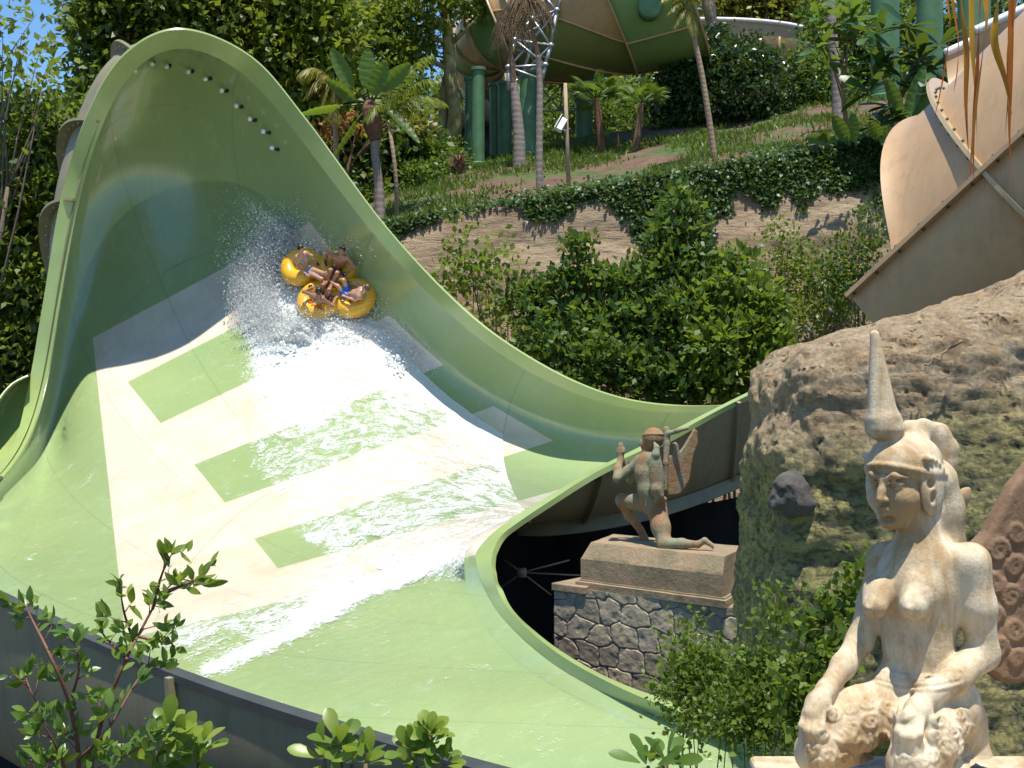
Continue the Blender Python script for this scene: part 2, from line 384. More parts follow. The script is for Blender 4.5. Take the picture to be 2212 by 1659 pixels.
# painted fibreglass
def line_side(q, uv, p, r, ref, soft=.0014):
    """1 on the side of the line p-r where ref lies (chart units = 1000 px)"""
    (x1, y1), (x2, y2) = p, r; x1/=1000; y1/=1000; x2/=1000; y2/=1000
    nx, ny = (y2-y1), -(x2-x1); L = math.hypot(nx, ny); nx /= L; ny /= L; c = -(nx*x1+ny*y1)
    if nx*ref[0]/1000+ny*ref[1]/1000+c < 0: nx, ny, c = -nx, -ny, -c
    d = q.math('ADD', q.math('MULTIPLY', uv[0], nx), q.math('MULTIPLY_ADD', uv[1], ny, c))
    return q.math('MULTIPLY_ADD', d, 1/soft, .5, clamp=True)
GREEN = (.275, .365, .165); WHITE = (.66, .585, .47)
def fibre_mat():
    q = NT('painted_fibreglass'); u = q.n('ShaderNodeUVMap'); u.uv_map = 'UVMap'; sp = q.n('ShaderNodeSeparateXYZ'); q.l(u.outputs[0], sp.inputs[0])
    uv = (sp.outputs[0], sp.outputs[1]); o = q.coord()
    AND = lambda *x: x[0] if len(x) == 1 else q.math('MULTIPLY', x[0], AND(*x[1:]))
    OR = lambda *x: x[0] if len(x) == 1 else q.math('MAXIMUM', x[0], OR(*x[1:]))
    hp = lambda p, r, ref: line_side(q, uv, p, r, ref)
    C = (600, 900)
    left = hp((276,1420), (200,730), C); top = hp((200,730), (670,480), C); bot = hp((1010,1203), (287,1376), C)
    spine = hp((600,1227), (200,732), (300,1100))
    a1, b1 = hp((275,825), (540,690), (400,600)), hp((610,790), (345,915), (600,1000))
    a2, b2 = hp((415,1005), (958,788), C), hp((1065,878), (480,1088), (700,1100))
    a3, b3 = hp((545,1165), (1195,952), C), hp((1170,1068), (600,1228), (700,1300))
    r1 = hp((670,480), (722,548), (500,700)); r2 = hp((850,690), (958,788), (800,800)); r3 = hp((1063,876), (1195,952), (900,1000))
    white = AND(left, top, bot, OR(spine, AND(a1, r1), AND(b1, a2, r2), AND(b2, a3, r3), b3))
    n = q.noise(o, .35, 4); n2 = q.noise(q.mapv(o, (1, 1, .25)), 1.2, 7, .7)
    grn = q.ramp(n, [(.3, (GREEN[0]*.9, GREEN[1]*.94, GREEN[2]*.95)), (.7, (GREEN[0]*1.1, GREEN[1]*1.05, GREEN[2]*1.02))])
    wht = q.ramp(n2, [(.25, (.55, .47, .36)), (.6, WHITE)])
    c = q.mix(white, grn, wht)
    # scuffs and limescale runs left by the water
    run = q.noise(q.mapv(o, (2.2, 2.2, .22)), 1.5, 8, .75)
    c = q.mix(q.math('MULTIPLY', q.ramp(run, [(.54, 0.), (.78, 1.)]), .22), c, (.62, .68, .52))
    scr = q.noise(q.mapv(o, (9, 9, .35), (0, rad(14), 0)), 2.5, 3, .5)
    c = q.mix(q.math('MULTIPLY', q.ramp(scr, [(.70, 0.), (.74, 1.)]), .16), c, (.7, .76, .6))
    # joints between the moulded panels
    u2 = q.n('ShaderNodeUVMap'); u2.uv_map = 'panel'; s2 = q.n('ShaderNodeSeparateXYZ'); q.l(u2.outputs[0], s2.inputs[0])
    def joint(x, period, w, off=0.):
        f = q.math('FRACT', q.math('MULTIPLY_ADD', x, 1/period, off)); return q.math('LESS_THAN', q.math('ABSOLUTE', q.math('SUBTRACT', f, .5)), w/period)
    jn = OR(joint(s2.outputs[0], 2.0, .011, .5), joint(s2.outputs[1], 1.55, .004, .4))
    c = q.mix(q.math('MULTIPLY', jn, .22), c, (.10, .13, .06))
    st = q.noise(q.mapv(o, (1, 1, .5)), .8, 8, .7)
    c = q.mix(q.math('MULTIPLY', q.ramp(st, [(.48, 0.), (.72, 1.)]), .30), c, (.30, .33, .13))
    q.base(c)
    q.set(Roughness=q.ramp(n2, [(.3, .14), (.8, .32)]), Coat_Weight=.7, Coat_Roughness=.08, IOR=1.5)
    q.set(Normal=q.bump(jn, .5, -.02, q.bump(q.noise(o, .9, 3), .14, .06)))
    return q.m
M_FIBRE = fibre_mat()
M_EXT = streaked('weathered_shell_back', (.25, .22, .12), (.10, .085, .05), .55, .5, .05)
M_RIM = simple('pale_green_rim', (.29, .37, .13), .3, .08, 1.5, bump=.05, bscale=20, coat=.3)
M_RIB = simple('olive_flange', (.25, .22, .12), .55, .15, 2, bump=.1)
M_DARK = simple('dark_edge_trim', (.05, .055, .05), .5, .2, 4, bump=.1)
M_STEEL = simple('galvanised_steel', (.42, .44, .45), .4, .2, 6, metal=.7)
M_CAP = simple('white_cap', (.8,.82,.85), .25, .05, bump=0)
M_BLACK = simple('black_rubber', (.02, .02, .02), .5, .1, 6)

slide = empty('wave_slide', 'giant pale green wave wall water slide with white stripes and a curving run-out', 'water slide', loc=tuple(shell[14*SUBR, 5*SUBC]))
def unit_(a): return a/(np.linalg.norm(a, axis=-1, keepdims=True)+1e-9)
def strip(name, a, b, thick_dir, t, m, parent, uv=False):
    """a closed band between two polylines, t thick along thick_dir"""
    n = len(a); td = thick_dir*t
    v = np.concatenate([a, b, b+td, a+td]); f = []
    for k in range(4):
        k2 = (k+1) % 4
        i = np.arange(n-1)
        f.append(np.stack([k*n+i, k2*n+i, k2*n+i+1, k*n+i+1], 1))
    f = np.concatenate(f)
    f = np.concatenate([f, [[0, n, 2*n, 3*n], [n-1, 4*n-1, 3*n-1, 2*n-1]]])
    me = mesh_np(name, v, f, smooth=True)
    me.set_sharp_from_angle(angle=rad(35))
    return setparent(link(name, me, m), parent)
me = mesh_np('bowl', shell.reshape(-1, 3), grid_faces(NR, NC), uv=shell_chart().reshape(-1, 2))
_l = me.uv_layers.new(name='panel'); _g = np.stack(np.meshgrid(np.arange(NR)/SUBR, np.arange(NC)/SUBC, indexing='ij'), -1).reshape(-1, 2); _l.data.foreach_set('uv', _g[grid_faces(NR, NC).ravel()].astype(np.float32).ravel())
bowl = setparent(link('bowl', me, M_FIBRE), slide)
EXT = shell-nrm*.10
outer = setparent(link('outer_shell', mesh_np('outer_shell', EXT.reshape(-1, 3), grid_faces(NR, NC)), M_EXT), slide)
O_, H_ = RG[:, 0], RG[:, 8]
nO = nrm[:, 0]; nH = nrm[:, -1]
def flange_thick(a, b):
    t = np.gradient(a, axis=0); n = np.cross(t, b-a); n /= np.linalg.norm(n, axis=1, keepdims=True)+1e-9
    s = np.sign((n*(np.array([0,0,H])-a)).sum(1)); s = s[len(s)//2] if abs(s.mean()) > .5 else s[:, None]
    return -n*s
kr = int(15.8*SUBR)
strip('outer_rim', O_[:kr], (shell[:, 0]+nrm[:, 0]*.004)[:kr], flange_thick(O_[:kr], shell[:kr, 0]), .06, M_RIM, slide)
e_ = shell[kr-2:, 0]; dn = unit_(e_*0+np.array([0, 0, -1.]))
strip('near_rim_edge', e_-nrm[kr-2:, 0]*.13+np.array([0,0,.03]), e_+nrm[kr-2:, 0]*.02+np.array([0,0,.03]), dn, .07, M_DARK, slide)
strip('inner_rim', H_, shell[:, -1]+nrm[:, -1]*.004, flange_thick(H_, shell[:, -1]), .09, M_RIM, slide)
# bolted joint ribs standing off the back of the shell
def rib(r, c0, c1, h, m=M_RIB, t=.07, fade=True, bolts=False):
    i = int(round(r*SUBR)); js = np.arange(int(c0*SUBC), int(c1*SUBC)+1)
    a = EXT[i, js]; n = -nrm[i, js]
    k = np.sin(np.linspace(0, 1, len(js))*math.pi)**.45 if fade else np.ones(len(js))
    b = a+n*(h*(.25+.75*k))[:, None]
    td = np.gradient(EXT, axis=0)[i, js]; td /= np.linalg.norm(td, axis=1, keepdims=True)
    o = strip('joint_rib', a-td*t*.5, b-td*t*.5, td, t, m, slide)
    if bolts:
        for j in range(2, len(js)-1, 2):
            p = a[j]+n[j]*h*.35; bo = MB(); bo.tube([p-td[j]*(t*.5+.03), p+td[j]*(t*.5+.03)], .028, 6); bo.build('bolt', M_STEEL, o)
    return o
for r in (9.75, 11.0, 12.0): rib(r, .0, 2.4, .30, bolts=True)
for r in (1.0, 3.0): rib(r, 5.0, 6.0, .10, M_EXT, .05, False)
rib(4.6, 5.1, 6.0, .10, M_EXT, .05, False)
rib(20.0, .0, 2.6, .09, M_EXT, .06, False)
# bottom flange of the near wall of the inlet
i0, i1 = 0, int(4.4*SUBR); jj = int(5.08*SUBC)
a = EXT[i0:i1, jj]; td = np.tile(np.array([0, -.4, -.9]), (i1-i0, 1))
strip('bottom_flange', a, a+td*.25, np.tile(np.array([0, -1., .3]), (i1-i0, 1)), .06, M_EXT, slide)
# upright lip of the next moulded panel, standing outside the left edge of the wall
la = catmull(np.array([P(*q) for q in [(72,822,31.75),(58,900,31.5),(36,985,30.6),(0,1045,29.2),(-50,1100,27.6)]]), 6)
lb = catmull(np.array([P(*q) for q in [(66,806,31.9),(20,850,31.9),(-20,930,31.4),(-70,1010,30.2),(-120,1080,28.6)]]), 6)
lc = catmull(np.array([P(*q) for q in [(60,810,31.2),(22,830,30.9),(-16,876,30.4),(-70,950,29.4),(-130,1040,28.0)]]), 6)
Lg = catmull(np.stack([la, lb, lc]), 10); Ln = grid_normals(Lg) if False else unit_(np.cross(np.gradient(Lg, axis=0), np.gradient(Lg, axis=1)))
n1_, n2_l = Lg.shape[:2]; ring = [[i, i+1, i+1+n1_*n2_l, i+n1_*n2_l] for i in range((n1_-1)*n2_l, n1_*n2_l-1)]
setparent(link('end_lip', mesh_np('end_lip', np.concatenate([Lg.reshape(-1, 3), (Lg+Ln*.05).reshape(-1, 3)]), np.concatenate([grid_faces(n1_, n2_l), grid_faces(n1_, n2_l, n1_*n2_l, True), np.array(ring)])), M_RIM), slide)
# spray nozzles round the crest
NOZ = [(290,142),(328,127),(370,130),(416,145),(453,164),(489,189),(523,222),(553,250),(581,282),(605,316)]
for px, py in NOZ:
    p, n, _ = shell_at(px, py+6, (6*SUBR, 12*SUBR))
    e = n*.8+np.array([0, 0, .55]); e /= np.linalg.norm(e)
    b = MB(); b.tube([p, p+n*.08], [.05, .04], 10); b.tube([p+n*.06, p+n*.08+e*.09], [.03, .035], 10)
    o = b.build('spray_nozzle', M_BLACK, slide)
    b = MB(); q_ = p+n*.08+e*.08; b.tube([q_, q_+e*.04, q_+e*.09, q_+e*.11], [.045, .065, .06, .03], 12); b.build('jet_cap', M_CAP, o)
# ============================================================= terrain
M_GROUND = simple('dark_soil', (.035, .03, .024), .95, .4, 2, bump=.6, bscale=9)
def sstep(a, b, x): t = np.clip((x-a)/(b-a), 0, 1); return t*t*(3-2*t)
def ground_z(x, y):
    return .5+3.4*(1-sstep(5.9, 8.1, y))
xs = np.concatenate([np.linspace(-400,-30,12), np.linspace(-28,28,90), np.linspace(30,400,12)]); ys = np.concatenate([np.linspace(-60,-4,8), np.linspace(-3,60,120), np.linspace(63,900,20)])
X, Y = np.meshgrid(xs, ys, indexing='ij'); Z = ground_z(X, Y)+fbm(np.stack([X*.6, Y*.6, 0*X], -1), 3)*.06
o = link('ground', mesh_np('ground', np.stack([X, Y, Z], -1).reshape(-1, 3), grid_faces(*X.shape)), M_GROUND); tag(o, kind='structure')

def edge_y(x): return 36.0+np.maximum(0, -4.2-x)*.9-np.maximum(0, x-10)*.05
def edge_z(x): return H+4.4+.173*(np.clip(x, -9, 14)+3.6)
def hill_z(x, y):
    t = y-edge_y(x)
    return edge_z(x)+.27*np.minimum(t, 16)+.06*np.maximum(t-16, 0)+.18*vnoise(np.stack([x*.35, y*.35, 0*x], -1), 3)*np.clip(t, 0, 1)
def hill_hit(px, py):
    for d in np.arange(35.5, 90, .05):
        p = P(px, py, d)
        if d > edge_y(p[0]) and p[2] <= hill_z(np.array(p[0]), np.array(d)): return p
    return P(px, py, 60)
def hill_mat():
    q = NT('red_earth_with_grass'); o = q.coord()
    e = q.ramp(q.noise(o, 1.3, 8, .7), [(.3, (.10, .055, .035)), (.55, (.17, .10, .062)), (.75, (.25, .165, .105))])
    g = q.ramp(q.noise(o, 3, 6, .7), [(.3, (.035, .065, .015)), (.7, (.10, .15, .03))])
    q.base(q.mix(q.ramp(q.noise(o, .45, 7, .65), [(.47, 0.), (.58, 1.)]), e, g)); q.set(Roughness=.95)
    q.set(Normal=q.bump(q.noise(o, 7, 8, .75), .9, .12)); return q.m
M_HILL = hill_mat()
xs = np.concatenate([np.linspace(-70,-14,15), np.linspace(-13,26,120), np.linspace(28,90,15)])
tt = np.concatenate([np.linspace(0,18,70), np.linspace(19,90,20)])
X, T = np.meshgrid(xs, tt, indexing='ij'); Y = edge_y(X)+T; Z = hill_z(X, Y)+fbm(np.stack([X*1.7, Y*1.7, 0*X], -1), 4, 5)*.07
o = link('hillside', mesh_np('hillside', np.stack([X, Y, Z], -1).reshape(-1, 3), grid_faces(*X.shape)), M_HILL); tag(o, kind='structure')
def cliff_mat():
    q = NT('tan_tuff_cliff'); o = q.coord(); st = q.mapv(o, (.5, .5, 2.2))
    c = q.ramp(q.noise(st, .9, 9, .68, .6), [(.25, (.16, .105, .06)), (.45, (.34, .245, .15)), (.6, (.44, .33, .205)), (.8, (.53, .42, .28))])
    c = q.mix(q.ramp(q.noise(o, .35, 5), [(.5, 0.), (.65, .6)]), c, (.26, .15, .095))
    pit = q.vor(o, 7); c = q.mix(q.ramp(pit, [(.0, .75), (.16, 0.)]), c, (.12, .08, .05))
    q.base(c); q.set(Roughness=.95)
    b = q.bump(q.noise(st, 2.2, 10, .75, .4), 1, .22); q.set(Normal=q.bump(q.vor(o, 5), .5, .06, b)); return q.m
M_CLIFF = cliff_mat()
xs = np.concatenate([np.linspace(-70,-9,20), np.linspace(-8, 26, 330), np.linspace(28,90,12)]); vv = np.linspace(0, 1, 130)
X, Vv = np.meshgrid(xs, vv, indexing='ij')
ZT = edge_z(X); ZB = H-6.0; Z = ZT+(ZB-ZT)*Vv
Yc = edge_y(X)-.15-4.2*Vv
N3 = np.stack([X*.45, Z*1.1, 0*X], -1)
off = fbm(N3, 5, 21)*.13+np.abs(fbm(np.stack([X*1.6, Z*1.9, X*0], -1), 4, 31))*.06
Yc = Yc-off*np.clip(Vv*9, .15, 1)
o = link('cliff', mesh_np('cliff', np.stack([X, Yc, Z], -1).reshape(-1, 3), grid_faces(*X.shape)), M_CLIFF); tag(o, kind='structure')
CLIFF = np.stack([X, Yc, Z], -1)
# ============================================================= foliage tools
def unit(a): return a/(np.linalg.norm(a, axis=-1, keepdims=True)+1e-9)
def leaves_geo(c, t, n, L, W, fold=.15, detail=0, curl=.0):
    """leaf blades: base points c, tip directions t, face normals n, lengths L, widths W"""
    N = len(c); t = unit(t); n = unit(n-(n*t).sum(-1, keepdims=True)*t); s = np.cross(t, n)
    L = np.broadcast_to(L, N)[:, None]; W = np.broadcast_to(W, N)[:, None]
    if detail == 0:
        v = np.stack([c, c+t*L*.45+s*W*.5+n*W*fold, c+t*L-n*L*curl, c+t*L*.45-s*W*.5+n*W*fold], 1)
        f = np.arange(N)[:, None]*4+np.array([[0,1,2,3]])
        return v.reshape(-1, 3), f, 4
    prof = [(0,.06),(.16,.55),(.4,1.),(.65,.86),(.86,.42),(1.,.03)] if detail == 1 else [(0,.1),(.12,.32),(.3,.62),(.5,.88),(.7,1.),(.86,.8),(.96,.42),(1,.1)]
    R = len(prof); vs = []
    for a, w in prof:
        m = c+t*L*a-n*L*curl*a*a
        vs += [m+s*W*.5*w+n*W*fold*w, m, m-s*W*.5*w+n*W*fold*w]
    v = np.stack(vs, 1); k = 3*R; fs = []
    for r in range(R-1):
        for q in (0,1): fs.append([3*r+q, 3*r+q+1, 3*r+q+4, 3*r+q+3])
    f = (np.arange(N)[:, None, None]*k+np.array(fs)[None]).reshape(-1, 4)
    return v.reshape(-1, 3), f, k
def foliage(name, c, t, n, L, W, m, parent=None, tint=None, **kw):
    v, f, k = leaves_geo(c, t, n, L, W, **kw)
    tint = RNG.random(len(c)) if tint is None else np.clip(tint, 0, 1)
    col = np.repeat(np.stack([tint, tint, tint, np.ones_like(tint)], 1), k, 0)
    o = link(name, mesh_np(name, v, f, smooth=kw.get('detail', 0) > 0, col=col), m)
    if parent is not None: setparent(o, parent)
    return o
def clump_points(blobs, n, per=14, rc=.35, hollow=.45, flat=1.0):
    """blobs: (centre, radius xyz). leaf points gathered into sprays spread through the blobs"""
    vol = np.array([np.prod(b[1])**(2/3) for b in blobs]); vol /= vol.sum()
    C, Dd, Sp = [], [], []
    for b, w in zip(blobs, vol):
        k = max(2, int(n*w/per))
        d = unit(RNG.normal(size=(k, 3))); r = RNG.random(k)**hollow
        lump = 1+.28*vnoise(d*2.2+np.array(b[0])*1.3, 9)
        pc = np.array(b[0])+d*(r*lump)[:, None]*np.array(b[1])
        out = unit(d*np.array([1,1,.8])+np.array([0,0,.35]))
        m = RNG.normal(size=(k, per, 3))*rc*np.array([1,1,.7])
        C.append((pc[:, None]+m).reshape(-1, 3)); Dd.append(np.repeat(out, per, 0)); Sp.append(np.repeat(RNG.random(k), per))
    return np.concatenate(C), np.concatenate(Dd), np.concatenate(Sp)
def crown(name, blobs, n, L, W, m, parent, per=14, rc=.35, droop=.3, hollow=.45, tintv=.5, up=.6, **kw):
    C, Dd, sp = clump_points(blobs, n, per, rc, hollow); N = len(C)
    t = Dd*.7+RNG.normal(size=(N, 3))*.75-np.array([0,0,droop]); nn = RNG.normal(size=(N, 3))*.6+np.array([0,-.15,up])
    s = RNG.uniform(.65, 1.2, N)
    return foliage(name, C, t, nn, L*s, W*s, m, parent, tint=sp*tintv+RNG.random(N)*(1-tintv), **kw)
def branchy(b, base, targets, r0, wob=.12, n=6, lean=None):
    """trunk with limbs reaching to the targets"""
    base = np.array(base); top = np.mean([t for t in targets], 0); top = base*.25+top*.75 if lean is None else np.array(lean)
    L = np.linalg.norm(top-base)
    pts = [base+(top-base)*k/7+RNG.normal(size=3)*wob*L*.06*(k > 0) for k in range(8)]
    rr = [r0*(1.25 if k == 0 else 1-.075*k) for k in range(8)]
    b.tube(pts, rr, 9)
    for t in targets:
        k = RNG.integers(3, 8); a = pts[k]; t = np.array(t); m = (a+t)/2+np.array([0,0,.12*np.linalg.norm(t-a)])+RNG.normal(size=3)*.06*np.linalg.norm(t-a)
        q = [a, a*.55+m*.45, m, m*.45+t*.55, t]
        b.tube(q, [rr[k]*.55, rr[k]*.42, rr[k]*.3, rr[k]*.2, rr[k]*.08], 6)
M_BARK = simple('grey_brown_bark', (.16, .12, .085), .9, .35, 5, bump=.8, bscale=14)
M_BARKM = simple('mossy_bark', (.30, .26, .10), .9, .5, 3, bump=.8, bscale=12)
M_STEM = simple('green_brown_stem', (.14, .10, .05), .8, .3, 10, bump=.3)
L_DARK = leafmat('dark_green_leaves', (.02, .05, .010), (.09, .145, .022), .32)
L_MID = leafmat('mid_green_leaves', (.038, .078, .012), (.165, .215, .03), .42)
L_YEL = leafmat('yellow_green_leaves', (.06, .105, .012), (.25, .29, .035), .45)
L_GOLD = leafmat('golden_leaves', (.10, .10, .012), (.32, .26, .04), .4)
L_GLOSS = leafmat('glossy_dark_leaves', (.016, .045, .012), (.05, .105, .026), .15, .25, .6)
L_FRESH = leafmat('fresh_green_leaves', (.035, .09, .012), (.12, .21, .03), .4)
L_RED = leafmat('reddish_leaves', (.25, .06, .025), (.42, .16, .05), .3)
def B(px, py, r, d, ry=1.0, fz=1.0): return (P(px, py, d), (r*K(d), r*K(d)*ry, r*K(d)*fz))
def tree(name, label, cat, blobs, base, n, L, W, m, bark=None, r0=.25, group=None, limbs=10, trunk=True, **kw):
    bl = [B(*q) for q in blobs]
    root = empty(name, label, cat, group, tuple(base))
    if trunk:
        tg = [np.array(bl[i % len(bl)][0])+RNG.normal(size=3)*np.array(bl[i % len(bl)][1])*.45 for i in range(limbs)]
        mb = MB(); branchy(mb, base, tg, r0); mb.build('trunk', bark or M_BARK, root)
    crown('crown', bl, n, L, W, m, root, **kw)
    return root
def hillpt(px, d):
    x = (px-1106)/1106*TAN*d; return np.array([x, d, (float(hill_z(np.array(x), np.array(d))) if d > float(edge_y(np.array(x))) else .5)-.1])

# ------------------------------------------------------------- trees behind the wave wall
BT = 'broadleaf trees behind the slide'
tree('broadleaf_tree', 'tall leafy tree at the left edge with blue sky behind its sparse top', 'tree',
     [(70,330,95,39),(110,270,46,39),(40,470,110,39),(60,620,110,38.5),(30,760,120,38.5),(110,720,60,38.5),(120,430,60,38.5),(25,230,44,39)], hillpt(-60, 40), 13000, .34, .19, L_MID, group=BT, rc=.4, per=12)
tree('broadleaf_tree', 'loose sprays of yellow leaves reaching into the blue sky at the top left corner', 'tree',
     [(30,60,40,37),(60,110,36,37),(100,160,34,37),(10,150,40,37),(75,30,26,37),(120,210,26,37)], hillpt(-120, 38), 230, .34, .2, L_YEL, r0=.14, group=BT, rc=.45, per=7)
tree('broadleaf_tree', 'dense leafy tree directly behind the crest of the wave wall', 'tree',
     [(222,150,58,43),(250,40,80,43),(340,20,80,43),(430,30,80,43),(300,-40,100,43),(210,230,60,42.5),(170,330,50,42.5),(210,60,36,43)], hillpt(300, 44), 14000, .36, .2, L_MID, group=BT, rc=.45)
tree('broadleaf_tree', 'sunny yellow-green tree above the sloping right side of the wave wall', 'tree',
     [(520,60,85,44),(600,30,90,44),(690,70,80,44),(620,130,80,44),(690,180,70,44),(560,120,60,44),(500,-20,80,44),(650,-40,90,44),(720,240,60,44)], hillpt(620, 46), 16000, .38, .2, L_YEL, group=BT, rc=.45, hollow=.4)
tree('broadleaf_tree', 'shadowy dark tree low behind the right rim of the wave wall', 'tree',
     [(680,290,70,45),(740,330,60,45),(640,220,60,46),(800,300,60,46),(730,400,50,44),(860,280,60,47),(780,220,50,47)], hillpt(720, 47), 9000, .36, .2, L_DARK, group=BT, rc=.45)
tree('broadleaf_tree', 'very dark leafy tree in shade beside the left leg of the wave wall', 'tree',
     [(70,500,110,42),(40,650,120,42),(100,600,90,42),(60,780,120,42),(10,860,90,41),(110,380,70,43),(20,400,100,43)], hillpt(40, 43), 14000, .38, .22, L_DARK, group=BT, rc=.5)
# the tall double-trunked tree left of the funnel
base = hillpt(975, 50)
root = empty('tall_tree', 'tall tree with a dark mossy double trunk left of the big funnel', 'tree', loc=tuple(base))
mb = MB()
mb.tube([base, P(985,240,50), P(972,150,50), P(968,80,50), P(960,10,50), P(950,-80,50)], [.34,.30,.27,.24,.2,.14], 10)
mb.tube([base+np.array([-.5,.4,0]), P(958,250,50.4), P(960,190,50.4), P(970,140,50.2)], [.24,.2,.18,.1], 8)
lim = [((965,60),(900,30),(840,50)), ((967,90),(910,80),(850,110)), ((962,30),(1000,0),(1040,-30)), ((958,10),(900,-20),(820,-30)), ((968,100),(1000,70),(1030,40)), ((970,150),(930,130),(880,150))]
for a, b_, c in lim: mb.tube([P(*a,50), P(*b_,49.6), P(*c,49)], [.12,.08,.03], 6)
mb.build('trunk', M_BARKM, root)
crown('crown', [B(*q) for q in [(860,40,60,49),(800,70,55,49.5),(850,130,55,49),(780,20,50,50),(920,-10,70,49),(900,90,45,50),(820,190,45,50),(1010,-10,50,50),(880,190,40,51),(760,110,40,50)]], 9000, .3, .15, L_YEL, root, rc=.4, per=16, hollow=.5)
# woodland beyond
tree('golden_tree', 'golden-yellow tree crown behind the open tan flume', 'tree',
     [(1600,10,70,64),(1680,25,60,64),(1560,-10,60,64),(1640,-30,70,64),(1740,0,60,64),(1720,60,40,64)], hillpt(1650, 65), 7000, .4, .22, L_GOLD, rc=.5)
tree('broadleaf_tree', 'fresh green tree at the top right between the tan flume and the plumeria', 'tree',
     [(1790,50,60,52),(1840,110,70,52),(1760,160,50,50),(1900,160,60,52),(1800,220,60,50),(1880,30,60,53)], hillpt(1830, 53), 8000, .3, .15, L_FRESH, group='trees on the hill', rc=.4)
tree('broadleaf_tree', 'dark dense tree behind the green columns at the top right corner', 'tree',
     [(1960,60,90,56),(2060,60,90,56),(2160,60,90,56),(2050,180,80,56),(1960,200,70,55),(2200,160,90,56)], hillpt(2050, 57), 8000, .36, .2, L_DARK, group='trees on the hill', rc=.5)
for i, (lab, bl, mm, n) in enumerate([
    ('rounded green bush between the small palms and the funnel columns', [(1250,230,45,56),(1310,250,45,56),(1210,270,40,56)], L_FRESH, 3500),
    ('sunlit bush under the funnel right of the fan palms', [(1400,240,50,57),(1350,210,45,58),(1440,200,50,58)], L_FRESH, 3500),
    ('leafy bush left of the hut below the funnel', [(880,330,50,48),(930,345,45,48),(850,370,40,47),(960,330,30,49)], L_FRESH, 4500),
    ('dark bush behind the paddle-leaf palm', [(760,370,45,46),(830,350,40,48),(740,440,30,43),(800,430,35,44)], L_MID, 4000),
    ('low bush at the foot of the green funnel columns', [(940,370,26,46),(900,385,30,45),(985,350,24,47)], L_FRESH, 2200)]):
    px, py, r, d = bl[0]
    tree('bush', lab, 'bush', bl, hillpt(px, d), n, .2, .1, mm, group='bushes on the hill', r0=.06, rc=.22, limbs=7)
def far_wood():
    bl = []
    for px in range(960, 1745, 38):
        for row in range(3):
            bl.append(B(px+RNG.uniform(-20,20), 300-row*55+RNG.uniform(-25,25), RNG.uniform(30,48), 72+RNG.uniform(-3,6)))
    C, Dd, sp = clump_points(bl, 18000, 16, .55)
    N = len(C); t = Dd*.6+RNG.normal(size=(N,3))*.8; n = RNG.normal(size=(N,3))*.6+np.array([0,-.2,.6])
    o = foliage('far_wood', C, t, n, .5*RNG.uniform(.7,1.2,N), .28, L_MID, tint=sp*.6+RNG.random(N)*.4)
    tag(o, 'green woodland closing the view beyond the funnel', 'woodland', kind='stuff')
far_wood()
# round glossy bush
tree('round_bush', 'big round dark glossy bush with glints of sun below the open tan flume', 'bush',
     [(1570,180,100,50),(1495,195,84,50),(1655,205,80,50),(1545,120,54,50),(1615,132,56,50),(1462,160,54,50),(1710,230,50,50),(1445,225,46,50)], hillpt(1570, 50.5), 16000, .22, .12, L_GLOSS, r0=.12, rc=.2, hollow=.22)
# ============================================================= palms and garden plants
def fan_leaf(b, hub, direction, up, r, nseg=26, spread=2.6, droop=.25):
    """one pleated fan of narrow blades"""
    d = unit(np.array(direction, float)); u = unit(np.array(up, float)-d*np.dot(up, d)); s = np.cross(d, u)
    for k in range(nseg):
        a = (k/(nseg-1)-.5)*spread; e = d*math.cos(a)+s*math.sin(a); w = np.cross(e, u)
        L = r*(1-.28*abs(k/(nseg-1)-.5)*2)*random.uniform(.92, 1.04); hw = L*math.sin(spread/nseg*.5)*.62
        m = hub+e*L*.62; tip = hub+e*L-u*L*droop*random.uniform(.5, 1.3)
        b.add([hub, m+w*hw+u*hw*.4, tip, m-w*hw+u*hw*.4, m-u*hw*.3], [(0,1,4),(0,4,3),(1,2,4),(4,2,3)])
def tinted(b, name, m, parent, t=None):
    o = b.build(name, m, parent, smooth=False); me = o.data
    a = me.color_attributes.new('tint', 'FLOAT_COLOR', 'POINT'); n = len(me.vertices)
    q = np.repeat(RNG.random((n+4)//5+1), 5)[:n] if t is None else np.clip(t+RNG.normal(size=n)*.08, 0, 1)
    a.data.foreach_set('color', np.stack([q, q, q, np.ones(n)], 1).astype(np.float32).ravel()); return o
def frond(b, base, tip, sag, n=34, L=.5, W=.045, hang=.5):
    """pinnate frond"""
    base = np.array(base); tip = np.array(tip); pts = []
    for k in range(12):
        t = k/11; pts.append(base+(tip-base)*t+np.array([0,0,1.])*sag*4*t*(1-t))
    b.tube(pts, [.022*(1-.85*k/11)+.004 for k in range(12)], 5)
    ax = tip-base; side = unit(np.cross(ax, [0,0,1.]))
    for k in range(n):
        t = .12+.88*k/(n-1); i = min(int(t*11), 10); p = pts[i]+(pts[i+1]-pts[i])*(t*11-i); tg = unit(pts[i+1]-pts[i])
        ll = L*math.sin(math.pi*(.12+.8*t))**.7*random.uniform(.85, 1.1)
        for sg in (1, -1):
            e = unit(side*sg+tg*.7-np.array([0,0,hang])*random.uniform(.5, 1.2)); nn = unit(np.cross(e, tg)); m = p+e*ll*.5+np.array([0,0,.03])
            b.add([p, m+tg*W, p+e*ll-np.array([0,0,ll*.15]), m-tg*W], [(0,1,2,3)])
def trunk_rings(q0, m, nm='palm_trunk'): pass
